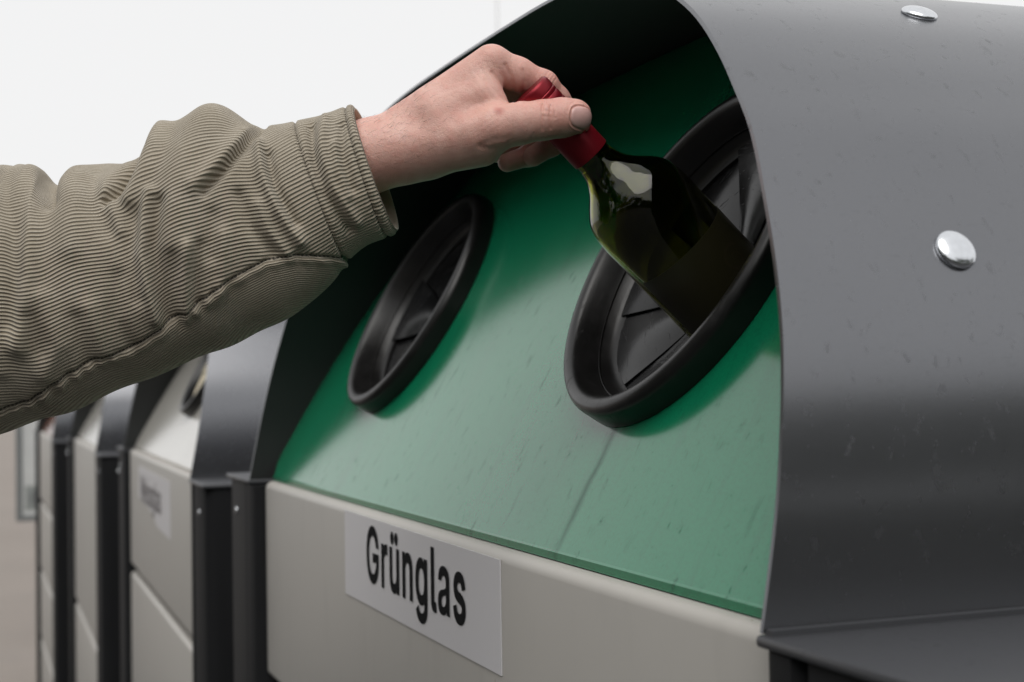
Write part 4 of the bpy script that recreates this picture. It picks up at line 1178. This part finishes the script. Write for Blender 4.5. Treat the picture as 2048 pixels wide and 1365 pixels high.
# cuff: seam, hem stitch
DF = D.copy()
SEAM_S, HEM_S = 118.0, 19.0
S2 = np.repeat(sl[:, None], NA, 1)
D += 4.0 * np.exp(-((S2 - 60) / 52.0) ** 4) * 0.6
D -= 6.0 * np.exp(-((S2 - SEAM_S) / 3.4) ** 2)
D -= 4.5 * np.exp(-((S2 - HEM_S) / 3.6) ** 2)
D += 3.0 * np.exp(-((S2 - 8) / 8.0) ** 2)
pk = np.sin(phi[None] * 46 + 3 * np.sin(phi * 5)[None])
D += 0.7 * pk * np.exp(-((S2 - HEM_S) / 14.0) ** 2) + 0.5 * pk * np.exp(-((S2 - SEAM_S) / 18.0) ** 2)
# long under-arm seam with puckers
SEAM = [(-420, 1000), (-200, 905), (0, 828), (80, 800), (154, 752), (220, 718), (282, 698), (340, 664), (395, 628), (470, 570), (545, 528), (600, 516), (692, 518)]
sd, sside = poly_dist(fx, fy, SEAM)
sgn = sd * sside
fr_ = (SN_[..., 2] > -0.2)
D -= np.where(fr_, 5.5 * np.exp(-(sd / 3.6) ** 2), 0)
D += np.where(fr_, 3.5 * np.exp(-((sgn - 9) / 7) ** 2), 0)
pk2 = np.sin(S2 / 4.6 + 1.5 * np.sin(S2 / 31.0)) * (0.6 + 0.4 * np.sin(S2 / 47.0))
D += np.where(fr_, 4.2 * pk2 * np.exp(-((sgn - 7) / 10) ** 2), 0)
D *= np.clip(S2 / 6.0, 0.3, 1)
SP = SP + SN_ * D[..., None]
# cloth coordinates: arc length round the sleeve from the top line, and length along it
arc = np.zeros((NS, NA))
seg = np.linalg.norm(np.roll(SP, -1, 1) - SP, axis=2)
base_seg = np.linalg.norm(np.stack([np.roll(SX, -1, 1) - SX, np.roll(SY, -1, 1) - SY, np.roll(SW, -1, 1) - SW], -1), axis=2)
hN = NA // 2
arc[:, 1:hN + 1] = np.cumsum(base_seg[:, :hN], 1)
arc[:, hN + 1:] = np.cumsum(base_seg[:, ::-1], 1)[:, :NA - hN - 1][:, ::-1]
arc[:, :hN + 1] -= arc[:, hN // 2][:, None].copy()
arc[:, hN + 1:] -= arc[:, hN + hN // 2][:, None].copy()
arc = arc + 0.10 * DF
# below the under-arm seam the cloth is another piece: ribs run along the seam
under = fr_ & (sgn > 0)
arcU = np.where(under, sgn * 1.9 + 2000, arc)
uv1 = np.stack([arcU, S2], -1)
uv2 = np.stack([np.where(fr_, sgn, 300), S2], -1)
# closing the elbow end and turning the hem inwards
rows = [SP[i] for i in range(NS)]
uvr = [uv1[i] for i in range(NS)]; uvs2 = [uv2[i] for i in range(NS)]
cen0 = np.array([*C2[0], flat[0, 4]])
inn = []
for k, (sh, back) in enumerate(((0.985, -2.0), (0.955, -1.0), (0.94, 6.0), (0.93, 30.0), (0.91, 80.0), (0.90, 150.0))):
    axd = np.array([C2[12, 0] - C2[0, 0], C2[12, 1] - C2[0, 1], 0.0]); axd /= np.linalg.norm(axd)
    inn.append(cen0 + (SP[0] - cen0) * sh + axd * back)
rows = inn[::-1] + rows
uvr = [np.stack([arcU[0] * 0 + 3000, np.full(NA, -10.0)], -1)] * len(inn) + uvr
uvs2 = [uv2[0] + np.array([500.0, 0])] * len(inn) + uvs2
R_ = len(rows)
V = np.concatenate(rows).reshape(-1, 3)
capc = np.array([*C2[-1], flat[-1, 4]])
V = np.vstack([tl(V), tl(capc)])
UV1 = np.vstack([np.concatenate(uvr), [[0, 0]]]); UV2 = np.vstack([np.concatenate(uvs2), [[300, 0]]])
ii, jj = np.meshgrid(np.arange(R_ - 1), np.arange(NA), indexing='ij')
j2 = (jj + 1) % NA
F = np.stack([ii * NA + jj, (ii + 1) * NA + jj, (ii + 1) * NA + j2, ii * NA + j2], -1).reshape(-1, 4).tolist()
F += [((R_ - 1) * NA + j, len(V) - 1, (R_ - 1) * NA + (j + 1) % NA) for j in range(NA)]
sleeve_me = mesh_np('jacket_sleeve', V, F, uv=UV1)
l2 = sleeve_me.uv_layers.new(name='Seam')
li = np.empty(len(sleeve_me.loops), dtype=np.int32); sleeve_me.loops.foreach_get('vertex_index', li)
l2.data.foreach_set('uv', UV2.astype(np.float32)[li].ravel())
bm = bmesh.new(); bm.from_mesh(sleeve_me); bmesh.ops.recalc_face_normals(bm, faces=bm.faces); bm.to_mesh(sleeve_me); bm.free()

def m_cord():
    g = NG('khaki_corduroy')
    uvn = g.n('ShaderNodeUVMap'); uvn.uv_map = 'UVMap'
    sn = g.n('ShaderNodeUVMap'); sn.uv_map = 'Seam'
    a = g.n('ShaderNodeSeparateXYZ'); g.l(uvn.outputs[0], a.inputs[0])
    b = g.n('ShaderNodeSeparateXYZ'); g.l(sn.outputs[0], b.inputs[0])
    v = g.coord('Object')
    wob = g.math('MULTIPLY', g.math('SUBTRACT', g.noise(v, 30, 1), 0.5), 11.0)
    arcw = g.math('ADD', a.outputs[0], wob)
    rib = g.math('SINE', g.math('MULTIPLY', arcw, 2 * math.pi / 7.5))
    rib01 = g.math('ADD', g.math('MULTIPLY', rib, 0.5), 0.5)
    ribp = g.math('POWER', rib01, 0.95)
    inside = g.math('GREATER_THAN', a.outputs[0], 2900)
    ribp = g.math('MAXIMUM', ribp, inside)
    fade = g.ramp(g.noise(v, 55, 4, 0.65), [(0.42, 0.0), (0.66, 0.6)])
    ribc = g.math('ADD', g.math('MULTIPLY', ribp, g.math('SUBTRACT', 1.0, fade)), g.math('MULTIPLY', fade, 0.66))
    tex = g.n('ShaderNodeMapping'); tex.inputs['Scale'].default_value = (0.12, 0.5, 1)
    g.l(uvn.outputs[0], tex.inputs[0])
    pile = g.noise(tex.outputs[0], 1.0, 3, 0.7)
    wear = g.noise(v, 35, 4, 0.6)
    ridge = g.ramp(wear, [(0.32, (0.48, 0.43, 0.345)), (0.52, (0.56, 0.505, 0.412)), (0.70, (0.64, 0.585, 0.49))])
    ridge = g.mix(g.ramp(pile, [(0.3, 0.55), (0.65, 0.0)]), ridge, (0.36, 0.305, 0.23))
    ridge = g.mix(g.ramp(pile, [(0.66, 0.0), (0.85, 0.5)]), ridge, (0.74, 0.68, 0.58))
    c = g.mix(ribc, (0.245, 0.205, 0.148), ridge)
    c = g.mix(inside, c, (0.40, 0.35, 0.275))
    # stitch lines: thread dashes along the seams
    def dash(dist, along, off, period):
        d = g.math('ABSOLUTE', g.math('SUBTRACT', dist, off))
        near = g.math('LESS_THAN', d, 1.5)
        on = g.math('GREATER_THAN', g.math('SINE', g.math('MULTIPLY', along, 2 * math.pi / period)), -0.25)
        return g.math('MULTIPLY', near, on)
    st_ = g.math('MAXIMUM', dash(b.outputs[1], a.outputs[0], 19.0, 6.0), dash(b.outputs[1], a.outputs[0], 118.0, 6.0))
    st_ = g.math('MAXIMUM', st_, dash(b.outputs[0], a.outputs[1], 0.0, 7.0))
    c = g.mix(g.math('MULTIPLY', st_, 0.75), c, (0.045, 0.038, 0.028))
    g.color(c)
    h = g.math('SUBTRACT', ribp, g.math('MULTIPLY', st_, 0.6))
    b1 = g.bump(h, 0.8, 0.0011)
    b2 = g.bump(pile, 0.3, 0.0006, b1)
    g.normal(b2)
    g.set(Roughness=0.9)
    g.b.inputs['Sheen Weight'].default_value = 0.25
    g.b.inputs['Sheen Roughness'].default_value = 0.5
    g.b.inputs['Specular IOR Level'].default_value = 0.15
    return g.mat
M_CORD = m_cord()
sleeve = link('jacket_sleeve', sleeve_me, M_CORD, person, smooth=180)
sleeve['label'] = 'khaki corduroy jacket sleeve with stitched cuff'
